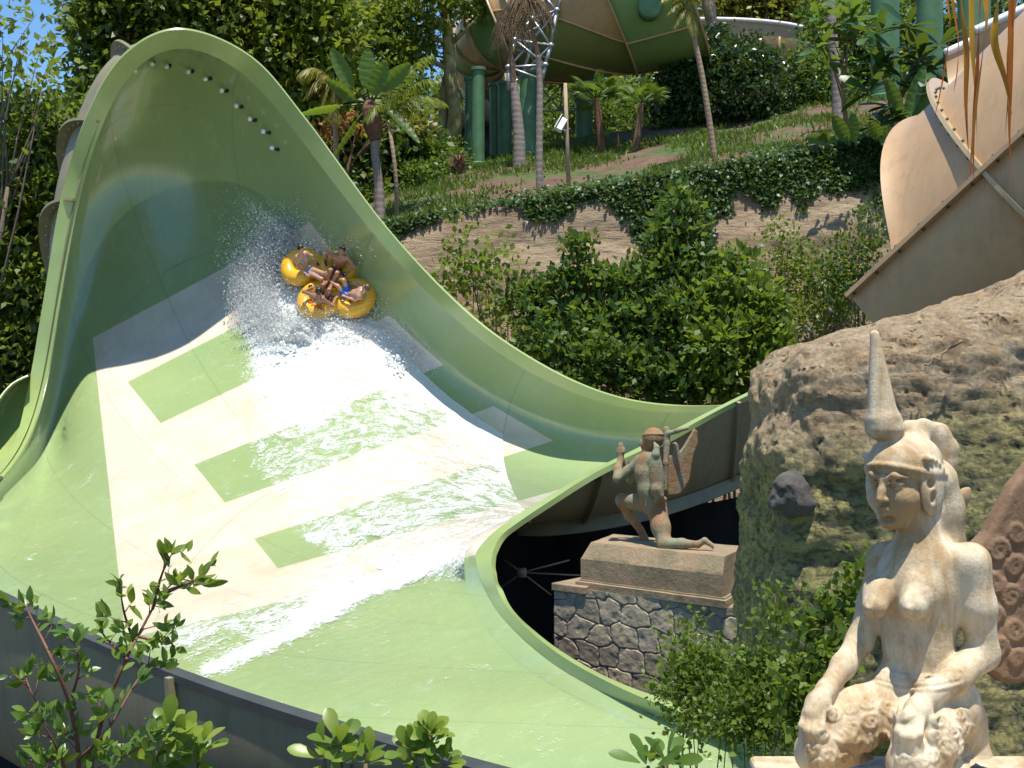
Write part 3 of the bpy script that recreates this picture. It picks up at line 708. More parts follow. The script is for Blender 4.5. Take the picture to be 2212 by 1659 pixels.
def ringed_bark(name, c, c2, sc):
    q = NT(name); o = q.coord(); z = q.n('ShaderNodeSeparateXYZ'); q.l(o, z.inputs[0])
    wv = q.n('ShaderNodeTexWave'); wv.bands_direction = 'Z'; wv.inputs['Scale'].default_value = sc; wv.inputs['Distortion'].default_value = 1.6; wv.inputs['Detail'].default_value = 3; q.l(o, wv.inputs['Vector'])
    n = q.noise(q.mapv(o, (3, 3, .5)), 2.5, 6)
    col = q.mix(q.ramp(wv.outputs[0], [(.0, .22), (.3, 0.)]), q.ramp(n, [(.3, tuple(x*.72 for x in c)), (.7, c)]), c2)
    q.base(col); q.set(Roughness=.9, Normal=q.bump(q.noise(o, 9, 6), .5, .03, q.bump(wv.outputs[0], .2, .02))); return q.m
M_PALM = ringed_bark('ringed_palm_bark', (.30, .24, .20), (.09, .07, .06), 1.6)
M_PALMT = ringed_bark('tan_palm_bark', (.34, .24, .15), (.14, .09, .05), 2.2)
M_SHAFT = simple('red_brown_crownshaft', (.20, .10, .055), .7, .3, 6, bump=.3)
M_GSHAFT = simple('pink_green_crownshaft', (.26, .19, .12), .6, .3, 4, bump=.2)
M_DRY = leafmat('dry_palm_fronds', (.075, .05, .028), (.19, .135, .075), .15, .8, .2, (.2,.14,.06))
M_FIBER = simple('shaggy_palm_fibre', (.15, .075, .04), .95, .5, 14, bump=1, bscale=30)
def palm_trunk(root, pts, rs, m, name='trunk'):
    b = MB(); Q = []; R = []
    pts = catmull(np.array(pts), 8); rs = np.interp(np.linspace(0, 1, len(pts)), np.linspace(0, 1, len(rs)), rs)
    rs = rs*(1+.02*np.sin(np.arange(len(pts))*2.1)); b.tube(list(pts), list(rs), 14); return b.build(name, m, root)
# royal palm with shaggy dead fronds
g = hill_hit(1122, 362); d = g[1]; k = K(d)
r = empty('royal_palm', 'thick grey ringed palm trunk with shaggy dead fronds, standing before the green columns', 'palm', 'palms on the hill', tuple(g))
palm_trunk(r, [g-np.array([0,0,.3]), P(1121,300,d), P(1115,230,d), P(1110,180,d)], [15*k, 13*k, 11*k, 7.5*k], M_PALM)
palm_trunk(r, [P(1110,182,d), P(1106,140,d), P(1104,95,d), P(1103,40,d)], [7*k, 6.5*k, 4.5*k, 4*k], M_SHAFT, 'crownshaft')
b = MB()
for i in range(22):
    a = i*2.4; o_ = np.array([math.cos(a)*.5, math.sin(a)*.35, 0]); frond(b, P(1104,20,d), P(1104,20,d)+o_*1.5+np.array([0,0,-.9-random.random()*.7]), .35, 16, .45, .03, 1.4)
tinted(b, 'dead_fronds', M_DRY, r)
g = hill_hit(1166, 413); d = g[1]; k = K(d)
r = empty('slender_palm', 'slender grey palm trunk with a kink near its shaggy top, standing at the cliff edge', 'palm', 'palms on the hill', tuple(g))
palm_trunk(r, [g-np.array([0,0,.3]), P(1165,300,d), P(1166,190,d), P(1163,120,d)], [8.5*k, 7.5*k, 7*k, 6*k], M_PALM)
palm_trunk(r, [P(1163,122,d), P(1154,85,d), P(1146,50,d), P(1142,10,d)], [5.5*k, 5*k, 4*k, 3*k], M_SHAFT, 'crownshaft')
b = MB()
for i in range(22):
    a = i*2.4; frond(b, P(1140,15,d), P(1136,10,d)+np.array([math.cos(a)*.9, math.sin(a)*.5, -.9+random.random()*.5]), .5, 18, .4, .028, 1.2)
tinted(b, 'dead_fronds', M_DRY, r)
g = hill_hit(1553, 266); d = g[1]; k = K(d)
r = empty('royal_palm', 'stout smooth grey palm trunk with pink crownshaft in front of the round glossy bush', 'palm', 'palms on the hill', tuple(g))
palm_trunk(r, [g-np.array([0,0,.3]), P(1550,200,d), P(1545,120,d), P(1538,48,d)], [16*k, 14*k, 13*k, 11*k], M_PALM)
palm_trunk(r, [P(1538,50,d), P(1532,20,d), P(1528,-15,d), P(1525,-60,d)], [11*k, 15*k, 14*k, 7*k], M_GSHAFT, 'crownshaft')
b = MB()
for i in range(9): a = i*.7; frond(b, P(1525,-55,d), P(1525,-70,d)+np.array([math.cos(a)*2.6, math.sin(a)*2, .6]), .7, 24, .6)
tinted(b, 'fronds', L_FRESH, r)
g = hill_hit(1545, 342); d = g[1]; k = K(d)
r = empty('thin_palm', 'thin leaning tan palm stem with green rings and a feathery yellow frond on top', 'palm', 'palms on the hill', tuple(g))
palm_trunk(r, [g-np.array([0,0,.2]), P(1532,260,d), P(1514,150,d), P(1490,40,d)], [7*k, 6.5*k, 6*k, 4.5*k], M_PALMT)
b = MB()
for q in ((1440,30),(1455,60),(1500,75),(1470,-30),(1520,-30),(1430,0)): frond(b, P(1487,20,d), P(*q, d-.3), .25, 26, .38, .03, .7)
tinted(b, 'fronds', L_GOLD, r)
g = hill_hit(1812, 285); d = g[1]; k = K(d)
r = empty('royal_palm', 'straight grey palm trunk rising behind the plumeria leaves', 'palm', 'palms on the hill', tuple(g))
palm_trunk(r, [g-np.array([0,0,.3]), P(1808,180,d), P(1798,80,d), P(1792,-40,d)], [14*k, 12*k, 11*k, 9*k], M_PALM)
# paddle-leaf tree by the slide rim
g = hill_hit(822, 478); d = g[1]; k = K(d)
r = empty('paddle_leaf_palm', 'tree with big upright paddle leaves and a shaggy brown top beside the slide rim', 'palm', loc=tuple(g))
palm_trunk(r, [g-np.array([0,0,.4]), P(818,400,d), P(810,330,d), P(812,300,d)], [13*k, 10*k, 9*k, 11*k], M_PALM)
palm_trunk(r, [P(812,305,d), P(806,270,d), P(800,235,d), P(795,215,d)], [11*k, 22*k, 20*k, 8*k], M_FIBER, 'shaggy_top')
def paddle(root, a, c, tip, W, m, tint, roll=0, n=18):
    a, c, tip = [np.array(q, float) for q in (a, c, tip)]
    b = MB(); b.tube([a, (a+c)/2+np.array([0,0,.02]), c], [.05, .035, .025], 6); pe = tinted(b, 'leaf_stalk', m, root, tint*.7)
    L = np.linalg.norm(tip-c); t0 = (tip-c)/L; view = unit(np.array([0,0,H])-c); s = unit(np.cross(t0, view)); nn = np.cross(s, t0)
    s2 = s*math.cos(roll)+nn*math.sin(roll); n2 = np.cross(s2, t0); vs = []; cl = []
    for i in range(n):
        t = i/(n-1); w = W*(math.sin(math.pi*min(.97, .03+t*.94)**.8)**.62)
        mid = c+t0*L*t-np.array([0,0,1])*L*.1*t*t
        for j in (-1, -.5, 0, .5, 1): vs.append(mid+s2*w*.5*j+n2*(abs(j)*w*.16+.015*math.sin(i*2.3+j)))
    o = link('leaf', mesh_np('leaf', np.array(vs), grid_faces(n, 5), col=np.tile([tint, tint, tint, 1], (n*5, 1))), m); setparent(o, pe)
    return pe
for (cx, cy), (tx, ty), W, tn, rl in [((760,190),(716,95),34,.6,.2),((792,190),(795,95),36,.85,0),((805,205),(834,122),38,.9,.1),((822,195),(886,128),36,.8,-.2),((735,228),(648,238),26,.9,.9),((765,215),(706,165),30,.5,.5),((840,240),(905,300),24,.3,.8),((770,260),(720,330),22,.2,1.)]:
    paddle(r, P(800,228,d), P(cx,cy,d-.2), P(tx,ty,d-.3+random.uniform(-.3,.3)), W*K(d), L_FRESH, tn, rl)
# feathery palms around it
r = empty('feather_palm', 'slim palm with arching yellow-lit feather fronds right of the paddle-leaf tree', 'palm', 'palms on the hill', tuple(hill_hit(857, 470)))
d = 42; k = K(d)
palm_trunk(r, [hill_hit(857,470)-np.array([0,0,.2]), P(856,400,37.5), P(848,320,37.5), P(838,262,37.8)], [4.5*k, 4*k, 4*k, 3*k], M_PALMT)
b = MB()
for q in ((930,120),(962,225),(945,175),(900,250),(880,140),(850,150),(800,190),(790,260)): frond(b, P(838,250,37.9), P(*q, 38+random.uniform(-1,1)), .4, 30, .55, .032, .9)
tinted(b, 'fronds', L_YEL, r)
r = empty('feather_palm', 'pale feathery palm fronds just behind the slide rim under the tall trees', 'palm', 'palms on the hill', tuple(hill_hit(700,300)))
b = MB()
for q in ((645,160),(660,205),(690,235),(720,260),(760,200)): frond(b, P(722,185,38.6), P(*q, 38.4), .35, 26, .6, .035, 1.)
b2 = tinted(b, 'fronds', L_GOLD, r, None)
palm_trunk(r, [P(728,480,38.8), P(726,350,38.8), P(724,260,38.7), P(722,185,38.6)], [.1,.09,.08,.07], M_PALMT)
r = empty('red_leaf_shrub', 'shrub with sparse red and yellow leaves on bare twisting twigs', 'shrub', loc=tuple(hillpt(745, 39)))
tg = [P(*q, 39.5) for q in ((700,255),(720,300),(745,250),(770,270),(735,330),(700,330),(880,250),(905,270))]
b = MB(); branchy(b, P(745,400,39.5), tg, .06); b.build('trunk', M_SHAFT, r)
crown('leaves', [B(*q) for q in ((715,270,26,39.3),(760,260,24,39.3),(700,320,22,39.3),(690,290,20,39.3))], 260, .2, .13, L_RED, r, rc=.2, per=6)
crown('leaves', [B(*q) for q in ((890,250,26,39.6),(910,275,20,39.6),(690,330,22,39.2))], 220, .2, .12, L_GOLD, r, rc=.2, per=6)
# fan palms
def fan_palm(label, basepx, hub, rpx, nl, trunk_r, m=L_FRESH, group='fan palms on the hill', dd=None):
    g = hill_hit(*basepx); d = g[1]; k = K(d)
    r = empty('fan_palm', label, 'fan palm', group, tuple(g)); h = P(*hub, d)
    if trunk_r: palm_trunk(r, [g-np.array([0,0,.2]), g*.6+h*.4, h], [trunk_r*k*1.2, trunk_r*k, trunk_r*k*.7], M_FIBER)
    for i in range(nl):
        a = i*2.399; e = unit(np.array([math.cos(a)*1.0, math.sin(a)*.75, random.uniform(-.15, 1.1)])); L = rpx*k
        b = MB(); hb = h+e*L*.5; b.tube([h, h+e*L*.27+np.array([0,0,.02]), hb], [.025, .02, .015], 5)
        fan_leaf(b, hb, e, np.array([0,-.35,1.])+RNG.normal(size=3)*.35, L*.62); tinted(b, 'fan_leaf', m, r, random.uniform(.1, .9))
    return r
fan_palm('larger upright fan palm with a dark shaggy trunk, right of the camera pole', (1303,330), (1287,212), 66, 19, 9)
fan_palm('upright fan palm nearest the round glossy bush', (1372,326), (1386,222), 60, 18, 8)
fan_palm('small low fan palm between the two upright ones', (1336,326), (1334,285), 34, 9, 3)
fan_palm('low dark fan palm beside the slide rim, left of the paddle-leaf tree', (775,395), (770,362), 52, 13, 4, L_MID)
fan_palm('low fan palm behind the foot of the slim feather palm', (835,395), (832,372), 42, 11, 3, L_MID)
r = empty('dry_palm_stump', 'short dry brown palm stump on the slope before the columns', 'stump', loc=tuple(hill_hit(990,378)))
g = hill_hit(990,378); b = MB()
for i in range(40):
    a = i*2.4; z = i*.016; b.tube([g+np.array([math.cos(a)*.12, math.sin(a)*.12, z]), g+np.array([math.cos(a)*.22, math.sin(a)*.22, z+.12]), g+np.array([math.cos(a)*.4, math.sin(a)*.4, z+.2])], [.03,.02,.005], 4)
b.build('leaf_bases', M_FIBER, r); b = MB(); b.tube([g-np.array([0,0,.2]), g+np.array([0,0,.7])], [.18,.1], 10); b.build('core', M_FIBER, r)
# plumeria and big leaves at right
def paddles(name, label, cat, base, hubs, W, m, group=None, d=33, per=9, L=62, stem=True, up=.3, rs=.09, spread=1.):
    r = empty(name, label, cat, group, tuple(base))
    if stem:
        b = MB(); branchy(b, base, [P(*h, d) for h in hubs], rs, lean=None); b.build('trunk', M_PALMT, r)
    C, T, N, LL, TI = [], [], [], [], []
    for h in hubs:
        c = P(*h, d+random.uniform(-.3,.3))
        for i in range(per):
            a = i*2.399+random.random(); e = unit(np.array([math.cos(a), math.sin(a)*.9, random.uniform(-.55, .75)*spread+up*.3]))
            C.append(c+e*.06); T.append(e); N.append(unit(np.array([0,-.3,1.])+RNG.normal(size=3)*.3)); LL.append(L*K(d)*random.uniform(.7, 1.1)); TI.append(random.random())
    foliage('leaves', np.array(C), np.array(T), np.array(N), np.array(LL), np.array(LL)*W, m, r, tint=np.array(TI), detail=2, fold=.06, curl=.22)
    return r
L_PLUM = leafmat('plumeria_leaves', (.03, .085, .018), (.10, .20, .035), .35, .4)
L_PLUMD = leafmat('shade_tinted_broad_leaves', (.012, .045, .012), (.04, .10, .02), .25, .4)  # darker copy of the plumeria leaves; shade is put into the colour
paddles('plumeria', 'plumeria with pale bare stem and whorls of long bright leaves at the top', 'shrub', hill_hit(1828,300), [(1770,40),(1765,110),(1800,60),(1835,40),(1850,95),(1875,60),(1790,135),(1815,5)], .3, L_PLUM, d=36, per=10, L=62)
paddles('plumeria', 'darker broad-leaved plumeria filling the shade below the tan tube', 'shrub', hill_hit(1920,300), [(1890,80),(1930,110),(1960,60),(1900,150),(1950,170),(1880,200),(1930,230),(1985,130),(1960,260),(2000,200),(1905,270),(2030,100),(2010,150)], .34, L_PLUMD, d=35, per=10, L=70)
r = empty('broad_leaf_plant', 'low plant with huge upright oval leaves at the cliff edge under the tan tube', 'plant', loc=tuple(hill_hit(1860,310)))
for a, t, W, tn in [((1800,305),(1740,290),26,.4),((1830,305),(1800,240),30,.3),((1845,305),(1842,235),26,.8),((1900,300),(1880,255),30,.2),((1900,305),(1960,280),40,.9),((1990,270),(2030,165),66,.6),((1960,250),(1998,130),30,.9),((1945,240),(1915,160),28,.5),((1780,310),(1775,275),22,.2)]:
    paddle(r, P(a[0]+5,a[1]+8,34.6), P(*a,34.5), P(*t,34.3), W*K(34.5), L_PLUM, tn, .1)

# ============================================================= funnel slide, columns, tan flumes
M_TAN = streaked('tan_fibreglass', (.46, .295, .15), (.26, .155, .075), .42, .5, .2)
M_TANL = streaked('pale_tan_fibreglass', (.47, .35, .20), (.28, .19, .10), .4, .4, .2)
M_COLG = simple('green_painted_column', (.085, .19, .085), .55, .22, 2.5, bump=.15, bscale=12)
M_WHITE = simple('white_rim_paint', (.62, .60, .58), .5, .1, 5, bump=.05)
M_OLIVE = simple('olive_fibreglass', (.17, .20, .06), .45, .12, 1, bump=.1)
M_FGREEN = simple('funnel_green', (.17, .29, .11), .42, .12, 1, bump=.1)
c0 = P(1092,82,50.5); c1 = P(1438,-85,49.5)
fun = empty('funnel_slide', 'huge chequered tan and green funnel water slide standing on green columns', 'water slide', loc=tuple(c0))
ax = unit(c1-c0); u_ = unit(np.cross(ax, [0,1,0])); u_ = u_ if u_[2] > 0 else -u_; w_ = np.cross(ax, u_)
L = np.linalg.norm(c1-c0); R0, R1 = 104*K(50.5), 233*K(49.5)
def fpt(t, a, e=0):
    R = R0+(R1-R0)*(t**.8)+e; return c0+ax*L*t+R*(u_*math.cos(a)+w_*math.sin(a))
NA = 8; ts = [0, .10, .60, 1.0]
AS = min(np.linspace(0, 2*math.pi, 720), key=lambda a: np.linalg.norm(topx(fpt(.60, a))-np.array([1322,106]))+(99 if fpt(.60, a)[1] > 50 else 0))
sgn = 1 if topx(fpt(.6, AS+.1))[1] > topx(fpt(.6, AS-.1))[1] else -1          # towards the underside
for i in range(len(ts)-1):
    for j in range(NA):
        a0, a1 = AS+sgn*2*math.pi*j/NA, AS+sgn*2*math.pi*(j+1)/NA
        A_ = np.linspace(a0, a1, 13); T_ = np.linspace(ts[i], ts[i+1], 9)
        tw = lambda a, t: a-sgn*rad(72)*max(0, .6-t)/.6
        v = np.array([[fpt(t, tw(a, t)) for a in A_] for t in T_]).reshape(-1, 3); vi = np.array([[fpt(t, tw(a, t), -.06) for a in A_] for t in T_]).reshape(-1, 3)
        f = np.concatenate([grid_faces(9, 13), grid_faces(9, 13, 117, True)])
        m = M_TAN if i == 0 else ((M_OLIVE if j < 4 else (M_TAN if j % 2 else M_FGREEN)) if i == 1 else (M_FGREEN if j in (0,1,6,7) else M_TAN))
        if i == 1 and j in (6, 7): m = M_TAN
        if i == 0 and j < 4: m = M_OLIVE
        o = setparent(link('panel', mesh_np('panel', np.concatenate([v, vi]), f), m), fun); o['label'] = 'tan panel' if m is M_TAN else 'green panel'
for t in ts: # joint flanges
    b = MB(); n = 72; vs = []
    for k_ in range(n):
        a = 2*math.pi*k_/n; h = .16 if t > 0 else .34
        vs += [fpt(t, a, 0)-ax*.04, fpt(t, a, h)-ax*.04, fpt(t, a, h)+ax*.04, fpt(t, a, 0)+ax*.04]
    b.add(vs, [tuple(q) for q in grid_faces(n, 4, closed=True)]+[((n-1)*4+q, (n-1)*4+(q+1) % 4, (q+1) % 4, q) for q in range(4)]); b.build('joint_flange', M_TANL if t == 0 else M_TAN, fun)
for j in range(NA):
    a = AS+sgn*2*math.pi*j/NA; b = MB(); b.tube([fpt(t, tw(a, t), .03) for t in np.linspace(.01, .99, 14)], .045, 6); b.build('seam', M_TAN, fun)
# elbow tube behind the narrow end
pth = catmull(np.array([P(1120,70,51.5), P(1062,74,51.8), P(1032,120,53.1), P(1046,180,54.7), P(1100,222,56.5)]), 8)
rr = np.interp(np.linspace(0,1,len(pth)), [0,.4,1], [1.65,1.22,.8])
for i in range(0, len(pth)-4, 4):
    b = MB(); b.tube(list(pth[i:i+5]), list(rr[i:i+5]), 24, cap=False); b.build('elbow_section', [M_TANL, M_FGREEN][i//4 % 2], fun)
    b = MB(); b.tube([pth[i]-unit(pth[i+1]-pth[i])*.04, pth[i]+unit(pth[i+1]-pth[i])*.04], rr[i]+.1, 24); b.build('joint_flange', M_TANL, fun)
b = MB(); p = fpt(.9, math.pi*1.0+.9); 
b = MB(); pc = P(1405,12,46.4); b.tube([pc+np.array([0,.5,0]), pc, pc-np.array([0,.05,0])], [.45,.45,.38], 20); b.build('porthole', M_COLG, fun)
# steel lattice tower beside it
tow = empty('lattice_tower', 'galvanised steel lattice carrying the funnel behind the two palm trunks', 'tower', loc=tuple(P(1140,165,47.4)))
nodes = [[(1098,195),(1128,158),(1172,172)], [(1098,145),(1132,155),(1178,140)], [(1112,86),(1150,90),(1190,98)], [(1150,40),(1180,48),(1203,22)], [(1178,-5),(1205,0),(1222,-30)], [(1205,-60),(1230,-60),(1245,-80)]]
nd = [[P(*q, 47.3+.5*(i == 1)) for i, q in enumerate(n)] for n in nodes]
b = MB()
for a, c in zip(nd, nd[1:]):
    for i in range(3): b.tube([a[i], c[i]], .07, 8); b.tube([a[i], c[(i+1) % 3]], .045, 6); b.tube([c[i], c[(i+1) % 3]], .045, 6)
    for p in c: b.lathe([(.03,-.1),(.11,-.06),(.13,0),(.11,.06),(.03,.1)], p, 8)
b.build('lattice', M_STEEL, tow)
tow = empty('lattice_bridge', 'thin steel lattice walkway between the funnel columns', 'walkway', loc=tuple(P(1200,230,53)))
b = MB(); t0 = [(1160,178),(1215,180),(1260,176)]; t1 = [(1165,240),(1210,238),(1255,236)]
for i in range(3):
    b.tube([P(*t0[i],53), P(*t1[i],53)], .05, 6)
    if i < 2:
        b.tube([P(*t0[i],53), P(*t0[i+1],53)], .05, 6); b.tube([P(*t1[i],53), P(*t1[i+1],53)], .05, 6); b.tube([P(*t0[i],53), P(*t1[i+1],53)], .04, 6); b.tube([P(*t1[i],53), P(*t0[i+1],53)], .04, 6)
b.build('lattice', M_STEEL, tow)
def column(label, px, top, rpx, d, base_py=None):
    x = (px-1106)/1106*TAN*d; zb = float(hill_z(np.array(x), np.array(d)))-.3; zt = P(px, top, d)[2]; r = rpx*K(d)
    c = empty('green_column', label, 'column', 'green support columns', (x, d, zb))
    b = MB(); b.lathe([(r, 0), (r, (zt-zb)*.5), (r, zt-zb)], (x, d, zb), 28); b.build('shaft', M_COLG, c, sharp=rad(50))
    b = MB(); b.lathe([(r+.06, 0), (r+.06, .42), (r+.012, .46), (r+.012, .3)], (x, d, zb), 28); b.build('base_collar', M_COLG, c, sharp=rad(50))
    b = MB(); b.lathe([(r+.004, -.02), (r+.05, 0), (r+.05, .12), (r-.1, .14)], (x, d, zt-.05), 28); b.build('cap', M_COLG, c, sharp=rad(50))
for a in [('front left green column under the funnel lip', 1033, 150, 14, 49), ('thin green column just behind the front left one', 1014, 172, 10, 50.4), ('green column left of the grey royal palm', 1090, 182, 15, 51), ('green column half hidden left of the royal palm, one of a close pair', 1070, 184, 13, 51.6),
          ('widest green column, standing between the two palm trunks', 1141, 158, 18, 48.5), ('green column in shade behind the upright fan palm', 1262, 150, 19, 53), ('green column behind the fan palm near the round bush', 1452, 148, 12, 54),
          ('leftmost green column at the top right corner', 1912, -60, 30, 48), ('dark green column in the middle of the top right corner', 2008, -60, 28, 46), ('green column at the top right beside the tan tube', 2104, -60, 34, 44)]: column(*a)
# small tan tube and dark hut at left of the columns
g = hill_hit(960, 335)
hut = empty('dark_hut', 'low dark hut in the shade under the funnel, half hidden by a bush', 'hut', loc=tuple(g))
p0 = P(955,320,49.5); p1 = P(1065,300,49.5)
b = MB(); b.box(P(1012,322,54), (3.2, 2.2, 2.2)); b.build('wall', M_DARK, hut)
b = MB(); b.box(P(1012,290,53.8), (3.7, 2.8, .12), R=Matrix.Rotation(rad(-9), 3, 'Y')); b.build('roof', M_DARK, hut)
for px in (963, 985, 1003): b = MB(); b.box(P(px,325,52.8), (.12,.12,1.8)); b.build('post', M_RIB, hut)
tt = empty('small_tube_slide', 'small pale tan tube slide sloping down left of the green columns', 'water slide', loc=tuple(P(985,260,53)))
a, c = P(895,298,52.5), P(1040,248,53.2); dv = unit(c-a); Lt = np.linalg.norm(c-a)
b = MB(); b.tube([a, a+dv*Lt*.5-np.array([0,0,.06]), c], .46, 20); b.build('tube', M_TANL, tt)
for i in range(9): b = MB(); p = a+dv*Lt*(i+.3)/9-np.array([0,0,.05]); b.tube([p-dv*.03, p+dv*.03], .52, 20); b.build('joint_flange', M_TANL, tt)
b = MB(); b.tube([P(1030,247,53), P(1044,236,52.9), P(1058,226,52.8)], [.5, .66, .3], 18); b.build('flared_end', M_TANL, tt)
# open tan flume upper right
def open_flume(label, top, d, hgt, wid, m):
    top = catmull(np.array([P(*q, d) for q in top]), 6); fl = empty('tan_flume', label, 'water slide', 'open tan flumes', tuple(top[0]))
    t = unit(np.gradient(top, axis=0)); s = unit(np.cross(t, [0,0,1.])); s = s*np.sign((s*np.array([0,1.,0])).sum(1))[:, None]
    pr = [(wid*.5*(1-math.cos(a)), -hgt*math.sin(a)) for a in np.linspace(0, math.pi, 17)]
    v = np.stack([top+s*a+np.array([0,0,1.])*z for a, z in pr], 1); n = len(top)
    vi = np.stack([top+s*(wid/2+(a-wid/2)*.96)+np.array([0,0,1.])*z*.96 for a, z in pr], 1)
    o = setparent(link('channel', mesh_np('channel', np.concatenate([v.reshape(-1,3), vi.reshape(-1,3)]), np.concatenate([grid_faces(n, 17), grid_faces(n, 17, n*17, True)])), m), fl)
    for k_ in (0, 16): b = MB(); b.tube(list(v[:, k_]+np.array([0,0,.03])), .11, 8); b.build('rim', M_WHITE, fl)
    for i in range(8, n-3, 12): b = MB(); b.tube([v[i, k_]*1.0-s[i]*.02 for k_ in range(1, 9)], .05, 6); b.build('joint_flange', M_TAN, fl)
open_flume('open tan flume with a white rim running behind the round glossy bush', [(1425,52),(1500,44),(1580,44),(1660,49),(1730,60),(1800,84),(1870,120)], 57, 2.9, 3., M_TAN)
open_flume('short brown open flume with a white rim at the top right corner', [(2105,70),(2140,54),(2180,36),(2240,8),(2320,-30)], 30, 1.4, 2., M_TAN)
# big tan tube at right
bt = empty('tan_tube_slide', 'big tan tube slide with bolted flanges coming down from the upper right', 'water slide', loc=tuple(P(2129,424,22)))
q0, q1 = P(1840,790,23.6), P(2420,275,20.6); ax = unit(q1-q0); LT = np.linalg.norm(q1-q0); R = 2.42
up = unit(np.array([0,0,1.])-ax*ax[2]); sd = np.cross(ax, up); sd = sd if sd[1] < 0 else -sd       # sd points to the viewer
def tp(s, a, e=0): return q0+ax*s+(R+e)*(up*math.cos(a)+sd*math.sin(a))
def s_at(px):      # distance along the axis whose seam point shows at px
    S_ = np.linspace(-1, LT*1.3, 700); return S_[np.argmin([abs(topx(tp(s, TH))[0]-px) for s in S_])]
TH = math.acos(np.clip(np.dot(unit(up), np.array([0,0,1.]))*0+.05, -1, 1))
sL = s_at(1838); sF = s_at(2129); sE = s_at(1935); sEnd = LT*1.35
def tube_patch(name, sf, a0, a1, m, na=22, ns=40, flare=0):
    v = []; vi = []
    for a in np.linspace(a0, a1, na):
        s0, s1 = sf(a)
        for t in np.linspace(0, 1, ns):
            s = s0+(s1-s0)*t; e = flare*max(0, 1-(s-s0)/.45)**2.2
            v.append(tp(s, a, e)); vi.append(tp(s, a, e-.07))
    n = na*ns; rim = [[i*ns, i*ns+n, (i+1)*ns+n, (i+1)*ns] for i in range(na-1)]
    f = np.concatenate([grid_faces(na, ns), grid_faces(na, ns, n, True), np.array(rim)])
    me = mesh_np(name, np.array(v+vi), f); me.set_sharp_from_angle(angle=rad(50)); return setparent(link(name, me, m), bt)
def cut(a):                     # upper half: slanting open end
    t = np.clip((a+math.pi*.5)/(TH+math.pi*.5), 0, 1); k_ = np.clip((TH-a)/TH, 0, 1.6); return (sE+(sF-sE-.55)*min(1, k_**.8), sEnd)
tube_patch('upper_shell', cut, -math.pi*.55, TH, M_TAN, 40, 60, .15)
tube_patch('lower_shell', lambda a: (sL, sEnd), TH+.0, math.pi*1.25, M_TAN, 30, 40)
def flange_strip(pts, nr, h, t, m, name):
    pts = np.array(pts); nr = np.array(nr); td = unit(np.cross(np.gradient(pts, axis=0), nr)); strip(name, pts-td*t*.5, pts+nr*h-td*t*.5, td, t, m, bt)
A_ = np.linspace(-.6, math.pi*1.2, 50); hh = .14+.30*np.exp(-((A_+.1)/.5)**2)
a_ = np.array([tp(sF, a) for a in A_]); nr = np.array([up*math.cos(a)+sd*math.sin(a) for a in A_])
strip('ring_flange', a_-ax*.03, a_+nr*hh[:, None]-ax*.03, np.tile(ax, (50,1)), .07, M_TANL, bt)
S_ = np.linspace(sL, sEnd, 40); nrs = up*math.cos(TH)+sd*math.sin(TH); a_ = np.array([tp(s, TH) for s in S_]); strip('seam_flange', a_-up*.03, a_+nrs*.2-up*.03, np.tile(up, (40,1)), .07, M_TAN, bt)
for s in np.arange(.2, sEnd, .5): b = MB(); p = tp(s, TH)+nrs*.12; b.tube([p-up*.06, p+up*.08], .03, 6); b.build('bolt', M_DARK, bt)
for a in np.arange(-.3, 1.4, .12): b = MB(); p = tp(sF, a)+(up*math.cos(a)+sd*math.sin(a))*.09; b.tube([p-ax*.06, p+ax*.08], .025, 6); b.build('bolt', M_DARK, bt)
# wooden pole with a white security camera
g = hill_hit(1229, 404); d = g[1]
po = empty('camera_pole', 'slim tan pole with a white security camera box on the slope', 'pole', loc=tuple(g))
b = MB(); b.tube([g-np.array([0,0,.3]), P(1225,300,d), P(1221,180,d)], [.065,.06,.055], 10); b.build('pole', simple('tan_wood_pole', (.36,.25,.16), .8, .2, 5, bump=.3), po)
cm = empty('security_camera', 'white box security camera fixed to the tan pole, pointing down', 'camera', loc=tuple(P(1213,270,d-.2)))
Rm = np.array(Matrix.Rotation(rad(-62), 3, 'Y') @ Matrix.Rotation(rad(25), 3, 'Z'))
M_CAMW = simple('white_metal', (.7,.7,.68), .35, .05, bump=0)
b = MB(); b.box(P(1213,270,d-.2), (.46,.17,.17), R=Rm); bevel(b.build('housing', M_CAMW, cm, smooth=False), .02)
b = MB(); b.box(P(1211,268,d-.2)+Rm @ np.array([0,0,.105]), (.54,.21,.02), R=Rm); b.build('sun_shield', M_CAMW, cm, smooth=False)
b = MB(); b.tube([P(1213,270,d-.2)+Rm @ np.array([.23,0,0]), P(1213,270,d-.2)+Rm @ np.array([.26,0,0])], .08, 12); b.build('lens', M_BLACK, cm)
b = MB(); b.tube([P(1214,278,d-.15), P(1220,282,d-.1), P(1224,280,d)], .025, 6); b.build('bracket', M_CAMW, cm)
